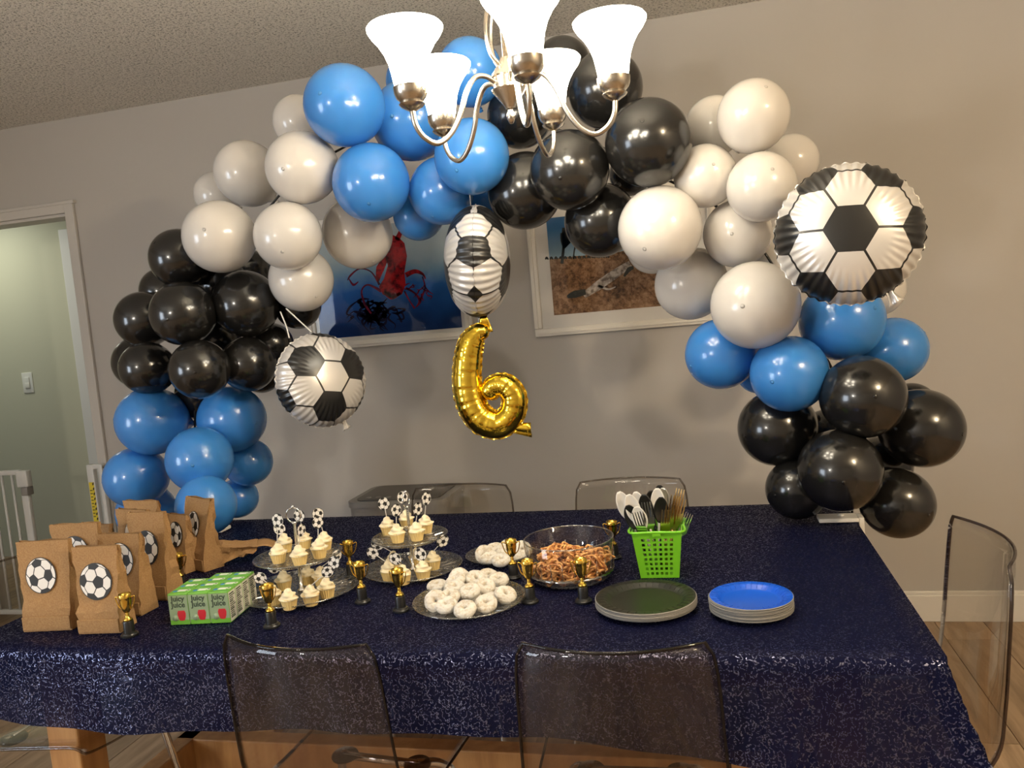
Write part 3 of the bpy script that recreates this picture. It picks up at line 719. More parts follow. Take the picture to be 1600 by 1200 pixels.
# ------------------------------------------------------------------ foil balloons
def foil_mesh(R_, hk=.60, cell=.62, rot=0., uoff=(0, 0)):
    nr, na = 34, 264; ts = [math.sin(PI/2*k/nr) for k in range(nr+1)]
    zf = lambda t_: hk*math.sqrt(max(0, 1-t_**2.2))
    arc = [0.]
    for k in range(nr): arc.append(arc[-1]+math.hypot(ts[k+1]-ts[k], zf(ts[k+1])-zf(ts[k])))
    if uoff == 'seam': uoff = (.43, arc[-1]/cell-3)
    mb = MB(); uv = []
    for side in (1, -1):
        vs = []; fs = []
        for k in range(nr+1):
            t_ = ts[k]; e = max(0, (t_-.55)/.45)
            for a in range(na):
                th = 2*PI*a/na
                pl = math.sin(th*44)*e*(1-e*.3)
                rr = t_*(1+(.014*pl*e if k < nr else .014*math.sin(th*44))); zz = zf(t_)*(1+.05*pl+.02*e*math.sin(th*7+1))
                vs.append((R_*rr*math.cos(th), R_*rr*math.sin(th), side*R_*zz))
                ua = arc[k]/cell; uv.append((ua*math.cos(th+rot)+uoff[0], ua*math.sin(th+rot)+uoff[1]))
        for k in range(nr):
            for a in range(na):
                q_ = (k*na+a, k*na+(a+1) % na, (k+1)*na+(a+1) % na, (k+1)*na+a); fs.append(q_ if side > 0 else q_[::-1])
        mb.add(vs, fs)
    # crimped seam fin
    vs = []; fs = []
    for a in range(na):
        th = 2*PI*a/na; w_ = 1.0+.014*math.sin(th*44)
        for rr in (w_, w_+.016): vs.append((R_*rr*math.cos(th), R_*rr*math.sin(th), .012*R_*math.sin(th*37)*(rr > w_))); uv.append(((arc[-1]+(rr-1))/cell*math.cos(th+rot)+uoff[0], (arc[-1]+(rr-1))/cell*math.sin(th+rot)+uoff[1]))
    for a in range(na): fs.append((2*a, 2*a+1, 2*((a+1) % na)+1, 2*((a+1) % na)))
    mb.add(vs, fs); mb.uv = uv
    return mb.mesh('foil_body', 'foil_soccer')
def foil(label, px, py, rpx, y, rot, prot=0., uoff=(0, 0), tail=None, tailrot=0, cell=.62, hk=.6):
    q = ony(px, py, y); R_ = metres(rpx, q)
    t_ = thing('foil_balloon', label, 'balloon', q, 0, 'foil football balloons')
    t_.rotation_euler = rot.to_euler()
    obj('foil_body', foil_mesh(R_, hk, cell, prot, uoff), t_)
    if tail is not None:
        a = tail; d = Vector((math.cos(a), math.sin(a), 0)); s_ = Vector((-math.sin(a), math.cos(a), 0)); mb = MB()
        def pt(u, v): return d*R_*(.98+.22*v) + s_*R_*(u-.5)*(.10+.14*v*v) + Vector((0, 0, R_*.035*math.sin(u*9+v*3)*(1-.2*v)))
        mb.grid(pt, 8, 8); obj('tail', solid(mb.mesh('tail', 'tail_foil'), .0015), t_)
    return t_, R_
m = mat('tail_foil', (.62, .61, .60), .3, .5)
def face_rot(px, py, y, turn=0., tilt=0., spin=0.):   # disc normal toward the camera, then turned about the vertical and tilted
    d = (CAM-ony(px, py, y)).normalized()
    z = Matrix.Rotation(turn, 3, 'Z') @ d; z = Matrix.Rotation(tilt, 3, _rt) @ z
    x = Vector((0, 0, 1)).cross(z).normalized(); y_ = z.cross(x)
    return Matrix((x, y_, z)).transposed().to_quaternion() @ Matrix.Rotation(spin, 3, 'Z').to_quaternion()
foil('large round foil balloon with football hexagon print in front of white balloons', 1325, 366, 109, 2.13, face_rot(1325, 366, 2.13, math.radians(3), math.radians(-8), math.radians(-3)), 0, (0, 0), math.radians(-58), cell=.60)
y_c = 2.42
foil('football foil balloon hanging edge on above the gold number', 746, 409, 86, y_c, face_rot(746, 409, y_c, math.radians(86), 0, math.radians(4)), PI/2, 'seam', math.radians(-86), cell=.65, hk=.6)
foil('football foil balloon hanging on ribbons beside the black doorway cluster', 502, 594, 73, 2.40, face_rot(502, 594, 2.40, math.radians(24), math.radians(-6), math.radians(-10)), 0, (0, 1), math.radians(-60), cell=.66, hk=.62)
# ribbons that hold it
rb = thing('hanging_ribbon', 'pale ribbons tying the football foil balloon to the black balloons', 'ribbon', ony(460, 480, 2.42))
for a_, b_ in (((438, 487), (452, 528)), ((447, 482), (487, 519))):
    A, Bq = ony(*a_, 2.39)-rb.location, ony(*b_, 2.37)-rb.location; Mi = (A+Bq)/2+Vector((.004, 0, -.004))
    obj('strand', MB().tube(smoothpath([A, Mi, Bq], 6), .0022, 6).mesh('strand', 'ribbon'), rb)
rb = thing('hanging_string', 'thin clear string from blue balloon down to the edge on foil ball', 'string', ony(735, 312, 2.42))
obj('strand', MB().tube([ony(734, 304, 2.38)-rb.location, ony(736, 326, 2.42)-rb.location], .0012, 6).mesh('strand', 'ribbon'), rb)

# gold number six
y6 = 2.40; C6 = ony(765, 600, y6)
spine_px = [(764, 522), (750, 520), (737, 535), (731, 562), (730, 600), (737, 632), (754, 656), (780, 663), (800, 646), (803, 620), (790, 603), (772, 604), (758, 622)]
wd_px = [9, 15, 20, 22, 23, 24, 24, 22, 20, 20, 19, 17, 14]
sp = smoothpath([ony(x, y, y6)-C6 for x, y in spine_px], 10); N6 = len(sp)
wl = []
for i in range(N6):
    k = i/(N6-1)*(len(wd_px)-1); a = int(min(k, len(wd_px)-2)); wl.append((wd_px[a]+(wd_px[a+1]-wd_px[a])*(k-a))*depth(C6)/FPX)
mb = MB(); nn = 20; vs = []; fs = []; seam = MB(); sv = []
nrm = Vector((0, -1, 0))
for i, p in enumerate(sp):
    d = (sp[min(N6-1, i+1)]-sp[max(0, i-1)]).normalized(); s_ = d.cross(nrm).normalized()
    cr = 1+.012*math.sin(i*1.9)-(.05 if i % 7 == 0 else 0)
    endf = min(1, (i+.6)/5, (N6-i-.4)/5); endf = math.sqrt(max(.02, endf))
    for k in range(nn):
        an = 2*PI*k/nn; cs, sn = math.cos(an), math.sin(an)
        edge = abs(cs)
        vs.append(p + s_*cs*wl[i]*endf*(1+.02*math.sin(i*2.3)*edge) + nrm*sn*wl[i]*.88*endf*cr*(1 if abs(sn) > .3 else .9))
    sv.append((p+s_*wl[i]*endf*.9, p+s_*wl[i]*endf*(1.08+.025*math.sin(i*2.1))+nrm*.004*math.sin(i*1.7), p-s_*wl[i]*endf*.9, p-s_*wl[i]*endf*(1.08+.025*math.sin(i*2.4))+nrm*.004*math.sin(i*1.3)))
for i in range(N6-1):
    for k in range(nn): fs.append((i*nn+k, i*nn+(k+1) % nn, (i+1)*nn+(k+1) % nn, (i+1)*nn+k))
fs.append(tuple(range(nn))[::-1]); fs.append(tuple((N6-1)*nn+k for k in range(nn)))
mb.add(vs, fs)
six = thing('number_balloon', 'gold foil number six balloon hanging below the foil ball', 'balloon', C6)
obj('foil_body', clean(mb.mesh('six_body', 'foil_gold')), six)
seam.add([v for q in sv for v in q], [(4*i, 4*i+1, 4*i+5, 4*i+4) for i in range(N6-1)]+[(4*i+2, 4*i+3, 4*i+7, 4*i+6) for i in range(N6-1)])
obj('seam', seam.mesh('seam', 'foil_gold'), six)
A = ony(812, 676, y6)-C6; mb = MB()
mb.grid(lambda u, v: tuple(ony(796, 668, y6)-C6+Vector((.075*v*(.9), .004*math.sin(u*8), -.012*v+(u-.5)*(.03+.015*v)))), 6, 6)
obj('tail', solid(mb.mesh('six_tail', 'foil_gold'), .002), six)
A = ony(757, 509, y6)-C6
obj('hanging_tab', solid(MB().grid(lambda u, v: (A.x+(u-.5)*(.05-.03*v), .003*math.sin(v*6), A.z-.02+.05*v), 5, 6).mesh('tab', 'foil_gold'), .002), six)

# ------------------------------------------------------------------ chandelier
CH = Vector((-.3685, 1.70, 0)); HZ = 1.860
ch = thing('chandelier', 'brushed nickel chandelier with five lit frosted glass bell shades', 'chandelier', (CH.x, CH.y, CEIL))
up = lambda z: z-CEIL
obj('hub', MB().lathe([(0, up(HZ-.033)), (.010, up(HZ-.032)), (.014, up(HZ-.024)), (.034, up(HZ+.002)), (.036, up(HZ+.006)), (.030, up(HZ+.009)), (.030, up(HZ+.030)), (.034, up(HZ+.033)), (.032, up(HZ+.038)), (.020, up(HZ+.055)), (.012, up(HZ+.07)), (0, up(HZ+.07))], 32).mesh('hub', 'nickel', True, 50), ch)
obj('finial', MB().lathe([(0, up(HZ-.064)), (.004, up(HZ-.063)), (.009, up(HZ-.052)), (.009, up(HZ-.044)), (.005, up(HZ-.037)), (.006, up(HZ-.030)), (0, up(HZ-.030))], 20).mesh('finial', 'nickel'), ch)
obj('stem', MB().tube([(0, 0, up(HZ+.06)), (0, 0, up(2.54))], .007, 12).mesh('stem', 'nickel'), ch)
obj('ceiling_canopy', MB().lathe([(0, -.035), (.02, -.034), (.05, -.02), (.062, -.004), (.062, 0), (0, 0)], 32).mesh('canopy', 'nickel'), ch)
for k in range(4):
    a = math.radians(90*k+50); pts = [(.012, .05), (.038, .075), (.046, .12), (.036, .17), (.014, .24), (.010, .33)]
    obj('scroll_rod', MB().tube(smoothpath([(r*math.cos(a), r*math.sin(a), up(HZ+z)) for r, z in pts], 6), .0042, 8).mesh('scroll_rod', 'nickel'), ch)
RA = .216
arm_pts = [(.026, .018), (.05, .030), (.075, .026), (.097, -.004), (.115, -.05), (.140, -.088), (.170, -.106), (.197, -.094), (.212, -.072), (RA, -.050), (RA, -.042)]
arm_m = MB().tube(smoothpath([(r, 0, up(HZ+z)) for r, z in arm_pts], 5), .0055, 10).mesh('arm', 'nickel')
cupz = HZ-.044
cup_m = MB().lathe([(0, up(cupz-.002)), (.008, up(cupz)), (.022, up(cupz+.008)), (.026, up(cupz+.013)), (.022, up(cupz+.017)), (.029, up(cupz+.024)), (.033, up(cupz+.034)), (.034, up(cupz+.046)), (.030, up(cupz+.046))], 28, cap=False).mesh('socket_cup', 'nickel', True, 60)
gz = cupz+.040
gp = [(.028, 0), (.031, .010), (.034, .03), (.038, .05), (.045, .069), (.056, .088), (.067, .101), (.0735, .112), (.0745, .118), (.071, .122)]
gi = [(r-.004, z) for r, z in gp[::-1]]; gi[-1] = (.0, .004)
shade_m = MB().lathe([(r, up(gz+z)) for r, z in gp]+[(r, up(gz+z)) for r, z in gi], 40, cap=False).mesh('glass_shade', 'shade_glass')
bulb_m = MB().lathe([(0, up(gz+.003)), (.010, up(gz+.008)), (.012, up(gz+.03)), (.022, up(gz+.05)), (.024, up(gz+.066)), (.014, up(gz+.085)), (0, up(gz+.09))], 20).mesh('bulb', 'bulb_glow')
ang0 = math.radians(-68)
for k in range(5):
    a = ang0+2*PI/5*k
    ar = obj('arm', arm_m, ch, rot=(0, 0, a))
    off = (RA*math.cos(a), RA*math.sin(a), 0)
    obj('socket_cup', cup_m, ch, off); sh_ = obj('glass_shade', shade_m, ch, off); obj('bulb', bulb_m, sh_)
# unseen dome lamp, and a globe pendant added to brighten the ceiling
d_ = thing('dome_lamp', 'round dome ceiling lamp beyond the table end with the black balloons', 'ceiling lamp', (1.75, .35, CEIL))
obj('rim', MB().lathe([(0, -.02), (.18, -.02), (.18, 0), (0, 0)], 36).mesh('rim', 'nickel', True, 40), d_)
obj('dome', MB().lathe([(.165, -.021), (.16, -.045), (.13, -.075), (.07, -.095), (0, -.10)], 36, cap=False).mesh('dome', 'dome_glass'), d_)
d_ = thing('fill_pendant', 'globe pendant lamp added unseen behind the camera to brighten the ceiling', 'ceiling lamp', (-2.0, -1.0, CEIL))
obj('canopy', MB().lathe([(0, -.03), (.05, -.02), (.06, 0), (0, 0)], 28).mesh('canopy', 'nickel'), d_)
obj('cord', MB().tube([(0, 0, -.02), (0, 0, -.64)], .004, 8).mesh('cord', 'black_plastic'), d_)
obj('globe', MB().lathe([(.10*math.sin(PI*k/20), -.74+.10*math.cos(PI*k/20)) for k in range(21)], 32, cap=False).mesh('globe', 'fill_globe_glow'), d_)

# ------------------------------------------------------------------ football print
def football_print(mats=('print_black', 'print_white'), rx=1., ry=1., rotv=(20, -15, 10), thick=.0004):
    g = (1+5**.5)/2
    V = [Vector(v).normalized() for v in ((-1, g, 0), (1, g, 0), (-1, -g, 0), (1, -g, 0), (0, -1, g), (0, 1, g), (0, -1, -g), (0, 1, -g), (g, 0, -1), (g, 0, 1), (-g, 0, -1), (-g, 0, 1))]
    el = min((V[0]-v).length for v in V[1:])+.01
    tri = [(i, j, k) for i in range(12) for j in range(i+1, 12) for k in range(j+1, 12) if (V[i]-V[j]).length < el and (V[j]-V[k]).length < el and (V[i]-V[k]).length < el]
    M = Euler([math.radians(a) for a in rotv]).to_matrix(); mb = MB()
    n = 32
    mb.add([(rx*math.cos(2*PI*i/n), -thick*.5, ry*math.sin(2*PI*i/n)) for i in range(n)]+[(rx*math.cos(2*PI*i/n), thick*.5, ry*math.sin(2*PI*i/n)) for i in range(n)], [tuple(range(n)), tuple(range(n, 2*n))[::-1]]+[(i, (i+1) % n, n+(i+1) % n, n+i) for i in range(n)], 0)
    for i, j, k in tri:
        a, b, c = V[i], V[j], V[k]; ce = (a+b+c)/3
        P = [(2*a+b)/3, (a+2*b)/3, (2*b+c)/3, (b+2*c)/3, (2*c+a)/3, (c+2*a)/3]; Q = []
        for s in range(6):
            for u in range(3): Q.append(P[s]+(P[(s+1) % 6]-P[s])*u/3)
        Q = [M @ (ce+(q-ce)*.91).normalized() for q in Q]; c0 = M @ ce.normalized()
        if c0.z < .12: continue
        out = []
        for q in Q:
            x, y = q.x, q.y
            rr = math.hypot(x, y)
            if q.z < 0 or rr > .95: x, y = x/rr*.95, y/rr*.95
            out.append((x, y))
        # order is convex enough: fan around the centre
        for s_, yy in ((1, -thick*.5-.0004), (-1, thick*.5+.0004)):
            vs = [(c0.x*rx*.98, yy, c0.y*ry*.98)]+[(x*rx, yy, y*ry) for x, y in out]
            mb.add(vs, [(0, 1+s, 1+(s+1) % 18) if s_ > 0 else (0, 1+(s+1) % 18, 1+s) for s in range(18)], 1)
    return mb.mesh('football_print', mats, False)
ball_prints = [football_print(rx=1, ry=1, rotv=r) for r in ((20, -15, 10), (-12, 25, 40), (30, 10, -25))]

# ------------------------------------------------------------------ paper bags
def bag_mesh(wd, dp, ht, seed, slump=0.):
    r = random.Random(seed); nz, nx, ny = 12, 9, 4; mb = MB(); rows = []
    for j in range(nz+1):
        v = j/nz; d_ = dp*(1-.80*max(0, (v-.12)/.88)**.8); ww = wd*(1-.05*math.sin(v*PI)+.08*v); ring = []
        lean = -.03*ht*v*v + slump*v*v
        gus = .30*d_*max(0, v-.1)
        pts = [(-ww/2+ww*i/(nx-1), -d_/2) for i in range(nx)] + [(ww/2-gus*math.sin(PI*i/ny), -d_/2+d_*i/ny) for i in range(1, ny)] + [(ww/2-ww*i/(nx-1), d_/2) for i in range(nx)] + [(-ww/2+gus*math.sin(PI*i/ny), d_/2-d_*i/ny) for i in range(1, ny)]
        for k, (x, y) in enumerate(pts):
            am = .006*min(1, v*4)*(1 if 0 < j < nz else .4)
            if j == 3 and k < nx: y -= .004
            ring.append((x+r.uniform(-am, am)*.6, y+lean+r.uniform(-am, am)*(.3 if k < nx else 1), ht*v+r.uniform(-am, am)*.5*(1 if 0 < j < nz else 0)+(.0015*math.sin(k*1.3+seed) if j == nz and k > nx else 0)))
        rows.append(ring)
    n = len(rows[0]); vs = [p for row in rows for p in row]
    fs = [(j*n+i, j*n+(i+1) % n, (j+1)*n+(i+1) % n, (j+1)*n+i) for j in range(nz) for i in range(n)]; fs.append(tuple(range(n))[::-1])
    mb.add(vs, fs); return mb.mesh('paper_body', 'kraft', True, 22), lambda x, v: Vector((x, -dp*(1-.80*max(0, (v-.12)/.88)**.8)/2-.03*ht*v*v+slump*v*v-.0035, ht*v))
def bag(px, py, wpx, hpx, rz, label, sticker=(0, .66, 1., 1.), seed=1, slump=0., dp=.064):
    q = onz(px, py, TZ+.001); wd = metres(wpx, q); top = ony(px, py-hpx, q.y).z-TZ
    d = Vector((math.sin(rz), -math.cos(rz), 0))*-1
    t_ = thing('paper_bag', label, 'bag', q+Vector((-math.sin(rz)*dp/2, math.cos(rz)*dp/2, 0)), rz, 'brown paper party bags')
    me, front = bag_mesh(wd, dp, top, seed, slump)
    bd = obj('paper_body', me, t_)
    # serrated folded flap at the base
    obj('base_fold', MB().box(-wd*.49, wd*.49, -dp/2-.0035, -dp/2-.0005, .004, top*.17, bev=.001).mesh('base_fold', 'kraft', False), t_)
    if sticker:
        sx, sv, kx, ky = sticker; a, b = front(sx*wd, sv-.12), front(sx*wd, sv+.12); dv = (b-a).normalized()
        o = obj('football_sticker', ball_prints[seed % 3], t_, front(sx*wd, sv), (-math.atan2(dv.y, dv.z)*-1*-1, 0, 0), (.040*kx, 1, .042*ky))
    return t_
bag(75, 986, 82, 137, math.radians(7), 'brown paper bag with football sticker at the table end, in front', (-.05, .62, 1, 1.05), 1)
bag(156, 990, 72, 132, math.radians(5), 'brown paper bag with football sticker beside the lone trophy', (0, .60, 1.05, 1.05), 2)
bag(124, 950, 76, 128, math.radians(5), 'brown paper bag with sticker behind the frontmost two bags', (.0, .66, 1, 1.05), 3)
bag(190, 962, 74, 124, math.radians(-2), 'brown paper bag with sticker half covered by the bag next to the lone trophy', (.05, .68, 1, 1.05), 4)
bag(235, 938, 66, 134, math.radians(-4), 'tall brown paper bag whose sticker faces the juice boxes', (.0, .60, .95, 1.1), 5)
bag(150, 925, 66, 103, math.radians(-12), 'brown paper bag without visible sticker between taller bags near gate', None, 6)
bag(208, 905, 66, 106, math.radians(-14), 'brown paper bag with sticker edge showing behind the tall bag', (.08, .64, .9, 1), 7)
bag(222, 880, 64, 95, math.radians(-8), 'brown paper bag furthest back below the blue balloons', None, 8)
bag(276, 895, 46, 88, math.radians(-20), 'narrow brown paper bag with sticker behind the hidden trophy', (-.02, .66, .8, .9), 9)
bag(302, 890, 66, 107, math.radians(-26), 'tall creased paper bag leaning toward blue balloon', (-.05, .62, .85, 1), 10, .02)
# the bag lying on its side
q = onz(345, 880, TZ+.001)
t_ = thing('paper_bag', 'crumpled paper bag lying on its side with its mouth flap out', 'bag', q, math.radians(-62), 'brown paper party bags')
me, _ = bag_mesh(.085, .06, .13, 21)
obj('paper_body', me, t_, (0, -.02, .031), (math.radians(-88), 0, 0))
obj('mouth_flap', solid(MB().grid(lambda u, v: (-.045+.09*u, .10+.07*v, .042+.012*math.sin(v*3)-.018*v), 5, 6).mesh('flap', 'kraft'), .0012), t_)

# ------------------------------------------------------------------ juice boxes
JW, JD, JH = .0495, .036, .076
def text_mesh(s, size, matname):
    cu = bpy.data.curves.new('lettering', 'FONT'); cu.body = s; cu.size = size; cu.align_x = 'CENTER'; cu.extrude = .0002; cu.resolution_u = 3; cu.space_line = .82; cu.offset = .0005
    o = bpy.data.objects.new('lettering', cu); COL.objects.link(o)
    me = bpy.data.meshes.new_from_object(o.evaluated_get(bpy.context.evaluated_depsgraph_get())); bpy.data.objects.remove(o)
    me.materials.clear(); me.materials.append(MAT[matname]); return me
jm = dict(carton=MB().box(-JW/2, JW/2, -JD/2, JD/2, 0, JH, bev=.0015).mesh('carton', 'juice_green', False),
          front=MB().box(-JW/2+.001, JW/2-.001, -JD/2-.0006, -JD/2, .012, JH-.004).mesh('front_label', 'juice_front', False),
          side=MB().box(JW/2, JW/2+.0006, -JD/2+.001, JD/2-.001, .003, JH-.004).mesh('side_label', 'juice_side', False),
          text=text_mesh('Juicy\nJuice', .018, 'juice_ink'),
          apple=MB().lathe([(0, -.012), (.006, -.0115), (.0095, -.004), (.0105, .004), (.008, .0095), (.003, .0085), (0, .007)], 18).mesh('apple_print', 'juice_red'),
          badge=MB().lathe([(.0075, 0), (.0075, .0005), (0, .0005)], 18).mesh('badge', 'juice_front'),
          ring=MB().lathe([(.0045, 0), (.0045, .0007), (.003, .0007), (.003, 0)], 16, cap=False).mesh('straw_ring', 'straw_white'),
          hole=MB().lathe([(.003, 0), (.003, .0006), (0, .0006)], 12).mesh('straw_hole', 'juice_ink'),
          panel=MB().box(-.010, .010, -.006, .006, 0, .0006).mesh('top_panel', 'straw_white', False),
          emblem=MB().lathe([(.0055, 0), (.0055, .0006), (0, .0006)], 14).mesh('top_emblem', 'juice_blue'))
mb = MB(); rj = random.Random(5)
for k in range(13):
    z = .010+k*.0046; mb.box(JW/2+.0006, JW/2+.0009, -JD/2+.004, JD/2-.004-rj.uniform(0, .012), z, z+(.0022 if k % 4 else .0032))
jm['fine'] = mb.mesh('fine_print', 'juice_ink', False)
def juice(label):
    t_ = thing('juice_box', label, 'juice box', (0, 0, 0), 0, 'green juice boxes packed together')
    cb = obj('carton', jm['carton'], t_); fr = obj('front_label', jm['front'], t_); sd = obj('side_label', jm['side'], t_)
    obj('lettering', jm['text'], fr, (0, -JD/2-.0007, .058), (PI/2, 0, 0))
    obj('apple_print', jm['apple'], fr, (.006, -JD/2-.0007, .024), (0, 0, 0), (1, .04, 1.15))
    obj('badge', jm['badge'], fr, (-.010, -JD/2-.0007, .017), (PI/2, 0, 0)); obj('fine_print', jm['fine'], sd)
    obj('straw_ring', jm['ring'], t_, (.017, .006, JH)); obj('straw_hole', jm['hole'], t_, (.017, .006, JH)); obj('top_panel', jm['panel'], t_, (.002, .004, JH)); obj('top_emblem', jm['emblem'], t_, (-.014, .0, JH))
    return t_
q = onz(314, 975, TZ+.001); ang = math.radians(7)
J0 = None
rowname = ['front row of the juice pack', 'second row of the juice pack', 'third row of the juice pack', 'back row of the juice pack']
for r in range(4):
    for c_ in range(3):
        if r == 3 and c_ == 0: continue
        place = ['on the bag side', 'in the middle', 'on the cupcake side'][c_]
        lab = f'green apple juice box in the {rowname[r]}, {place}'
        o = juice(lab) if J0 is None else copy_tree(J0); J0 = J0 or o; o['label'] = lab
        lx, ly = (c_-1)*(JW+.0012), r*(JD+.0012)+JD/2
        o.location = q+Vector((lx*math.cos(ang)-ly*math.sin(ang), lx*math.sin(ang)+ly*math.cos(ang), 0)); o.rotation_euler = (0, 0, ang)

# ------------------------------------------------------------------ trophies
def trophy(label):
    t_ = thing('trophy', label, 'trophy', (0, 0, 0), 0, 'small gold cup trophies')
    obj('plinth', MB().lathe([(0, 0), (.0195, 0), (.0195, .004), (.017, .0055), (.016, .008), (.0125, .0095), (.0120, .012), (.0118, .034), (.011, .036), (0, .036)], 28).mesh('plinth', 'black_plastic', True, 40), t_)
    obj('stem', MB().lathe([(0, .036), (.0105, .036), (.0095, .041), (.006, .044), (.0035, .048), (.0045, .051), (.003, .053), (.0045, .056), (0, .056)], 24).mesh('stem', 'gold_plastic'), t_)
    obj('cup', MB().lathe([(0, .054), (.006, .056), (.010, .063), (.0125, .074), (.0135, .085), (.0138, .090), (.0146, .091), (.0138, .093), (.0148, .099), (.0138, .100), (.0125, .092), (.011, .075), (.006, .062), (0, .060)], 28).mesh('cup', 'gold_plastic'), t_)
    for s in (-1, 1):
        obj('handle', MB().tube(smoothpath([(s*.0135, 0, .090), (s*.0205, 0, .094), (s*.0225, 0, .090), (s*.020, 0, .080), (s*.0165, 0, .070), (s*.009, 0, .062)], 5), .0014, 6).mesh('handle', 'gold_plastic'), t_)
    return t_
TR = [(203, 993, 'in front of the paper bags'), (425, 979, 'in front of the cupcake stand beside the juice boxes'), (567, 941, 'between the cupcake stands, in front of its twin'), (549, 902, 'between the cupcake stands, behind its twin'),
      (627, 954, 'beside the donut platter, at the cupcake stand side'), (803, 903, 'between the small donut plate and the pretzel bowl'), (829, 941, 'between the donut platter and the pretzel bowl'),
      (912, 940, 'in front of the pretzel bowl beside the black plates'), (960, 872, 'behind the pretzel bowl beside the green basket'), (284, 921, 'behind the juice boxes')]
T0 = None
for k, (px, py, lab) in enumerate(TR):
    o = trophy('') if T0 is None else copy_tree(T0); T0 = T0 or o
    o['label'] = 'gold cup trophy on black plinth '+lab; o.location = onz(px, py, TZ+.001); o.rotation_euler = (0, 0, math.radians((12, -8, 5, 20, -12, 6, -4, 3, 10, 15)[k]))

# ------------------------------------------------------------------ cake stands, cupcakes, toppers
def flute(na, am): return lambda a, r, z: 1+am*math.cos(a*na)*(1 if r > .05 else 0)
def plate_mesh(R_, h=.012):
    return MB().lathe([(0, .002), (R_*.6, .002), (R_*.85, .004), (R_, h), (R_*1.01, h+.001), (R_, h+.0035), (R_*.84, .0075), (R_*.6, .0055), (0, .0055)], 64).mesh('glass_plate', 'crystal', True)
def glass_relief(R_, seed, n=22):   # raised cut pattern of leaves on the plate
    mb = MB()
    for k in range(n):
        a = 2*PI*k/n
        for (r0, r1, w_, da) in ((.42, .90, .030, .0), (.62, .96, .018, .5)):
            a2 = a+da*2*PI/n; c_, s_ = math.cos(a2), math.sin(a2); tw = .10
            P = [(R_*r0, 0, .0058), (R_*(r0+r1)/2, R_*w_, .0062+.004*(r1-.8)), (R_*r1, R_*tw, .0125 if r1 > .9 else .0105), (R_*(r0+r1)/2, -R_*w_+R_*tw*.4, .0062), (R_*(r0+r1)/2, R_*tw*.2, .0085)]
            mb.add([(x*c_-y*s_, x*s_+y*c_, z) for x, y, z in P], [(0, 3, 4), (3, 2, 4), (2, 1, 4), (1, 0, 4)])
    return mb.mesh('cut_pattern', 'crystal_cut', False)
def rim_mesh(R_):
    return MB().tube([(R_*1.005*math.cos(2*PI*k/96)*(1+.006*math.cos(k*PI)), R_*1.005*math.sin(2*PI*k/96)*(1+.006*math.cos(k*PI)), .0145) for k in range(96)], .0016, 6, closed=True).mesh('plate_rim', 'crystal_cut')
def stand(px, py, tpy, tpx, ringpy, R1, R2, ring_rot, label):
    q = onz(px, py, TZ+.001); zt = ony(tpx, tpy, q.y).z-TZ-.001; zr = ony(tpx, ringpy, q.y).z-TZ-.001
    t_ = thing('cake_stand', label, 'cake stand', q, 0, 'two tier glass cake stands')
    p1 = obj('lower_plate', plate_mesh(R1), t_); obj('plate_rim', rim_mesh(R1), p1); obj('cut_pattern', glass_relief(R1, 1), p1)
    p2 = obj('upper_plate', plate_mesh(R2), t_, (0, 0, zt-.012)); obj('plate_rim', rim_mesh(R2), p2); obj('cut_pattern', glass_relief(R2, 1, 18), p2)
    obj('pole', MB().lathe([(0, .004), (.010, .004), (.010, .008), (.0045, .012), (.004, zt-.02), (.009, zt-.012), (.004, zt-.004), (.0038, zr-.022), (.006, zr-.018), (.006, zr-.014), (0, zr-.012)], 16).mesh('pole', 'chrome'), t_)
    obj('ring_handle', MB().tube([(.019*math.cos(2*PI*k/28), 0, .019*math.sin(2*PI*k/28)) for k in range(28)], .0022, 8, closed=True).mesh('ring', 'chrome'), t_, (0, 0, zr+.004), (0, 0, ring_rot))
    obj('ring_bead', MB().lathe([(0, -.005), (.0035, -.0035), (.005, 0), (.0035, .0035), (0, .005)], 12).mesh('bead', 'chrome'), t_, (0, 0, zr+.025))
    return t_, q, q.z+.006, q.z+zt-.012+.006
cupm = MB().lathe([(0, 0), (.0145, 0), (.0205, .027), (.0195, .0275), (0, .026)], 40, rf=lambda a, r, z: 1+(.035*(1 if round(a/(2*PI)*40) % 2 else -1) if r > .005 else 0)).mesh('paper_case', 'cupcake_paper', False)
fm = MB(); FP = []
for k in range(19):
    v = k/18; FP.append((.0215*(1-v)**.62*(1+.10*math.sin(v*17)), .024+.026*v))
fm.lathe([(.018, .024)]+FP, 30, rf=None)
fv = []
for x, y, z in fm.v:
    a = math.atan2(y, x); r = math.hypot(x, y); k = 1+.10*math.sin(3*a+z*420); fv.append((x*k, y*k, z+.0012*math.sin(3*a+z*420)))
fm.v = fv; frost = fm.mesh('frosting', 'frosting')
CUP = []
def cupcake(px, py, z, label, group):
    q = onz(px, py, z); o = thing('cupcake', label, 'cupcake', q, random.uniform(0, 6), group)
    obj('paper_case', cupm, o); obj('frosting', frost, o); CUP.append((px, q)); return q
stick_mesh = {}
def topper(px, py, base, label, rz=0., rpx=9.5, k=0):
    top = ony(px, py, base.y); R_ = metres(rpx, top); o = thing('cupcake_topper', label, 'topper', base, 0, 'football cupcake toppers')
    d = top-base
    obj('stick', MB().tube([(0, 0, 0), d*.96], .0011, 6).mesh('stick', 'white_plastic'), o)
    pm_ = obj('football_print', ball_prints[k % 3], o, d+Vector((0, -.001, 0)), (0, math.atan2(d.x, d.z), rz), (R_, 1, R_*1.12))
    return o
sL, qL, z1, z2 = stand(472, 925, 868, 467, 807, .150, .110, math.radians(6), 'two tier glass cake stand with ring handle facing out, beside the juice boxes')
gA, gB = 'vanilla cupcakes on the stand beside the juice boxes', 'vanilla cupcakes on the stand beside the donut platter'
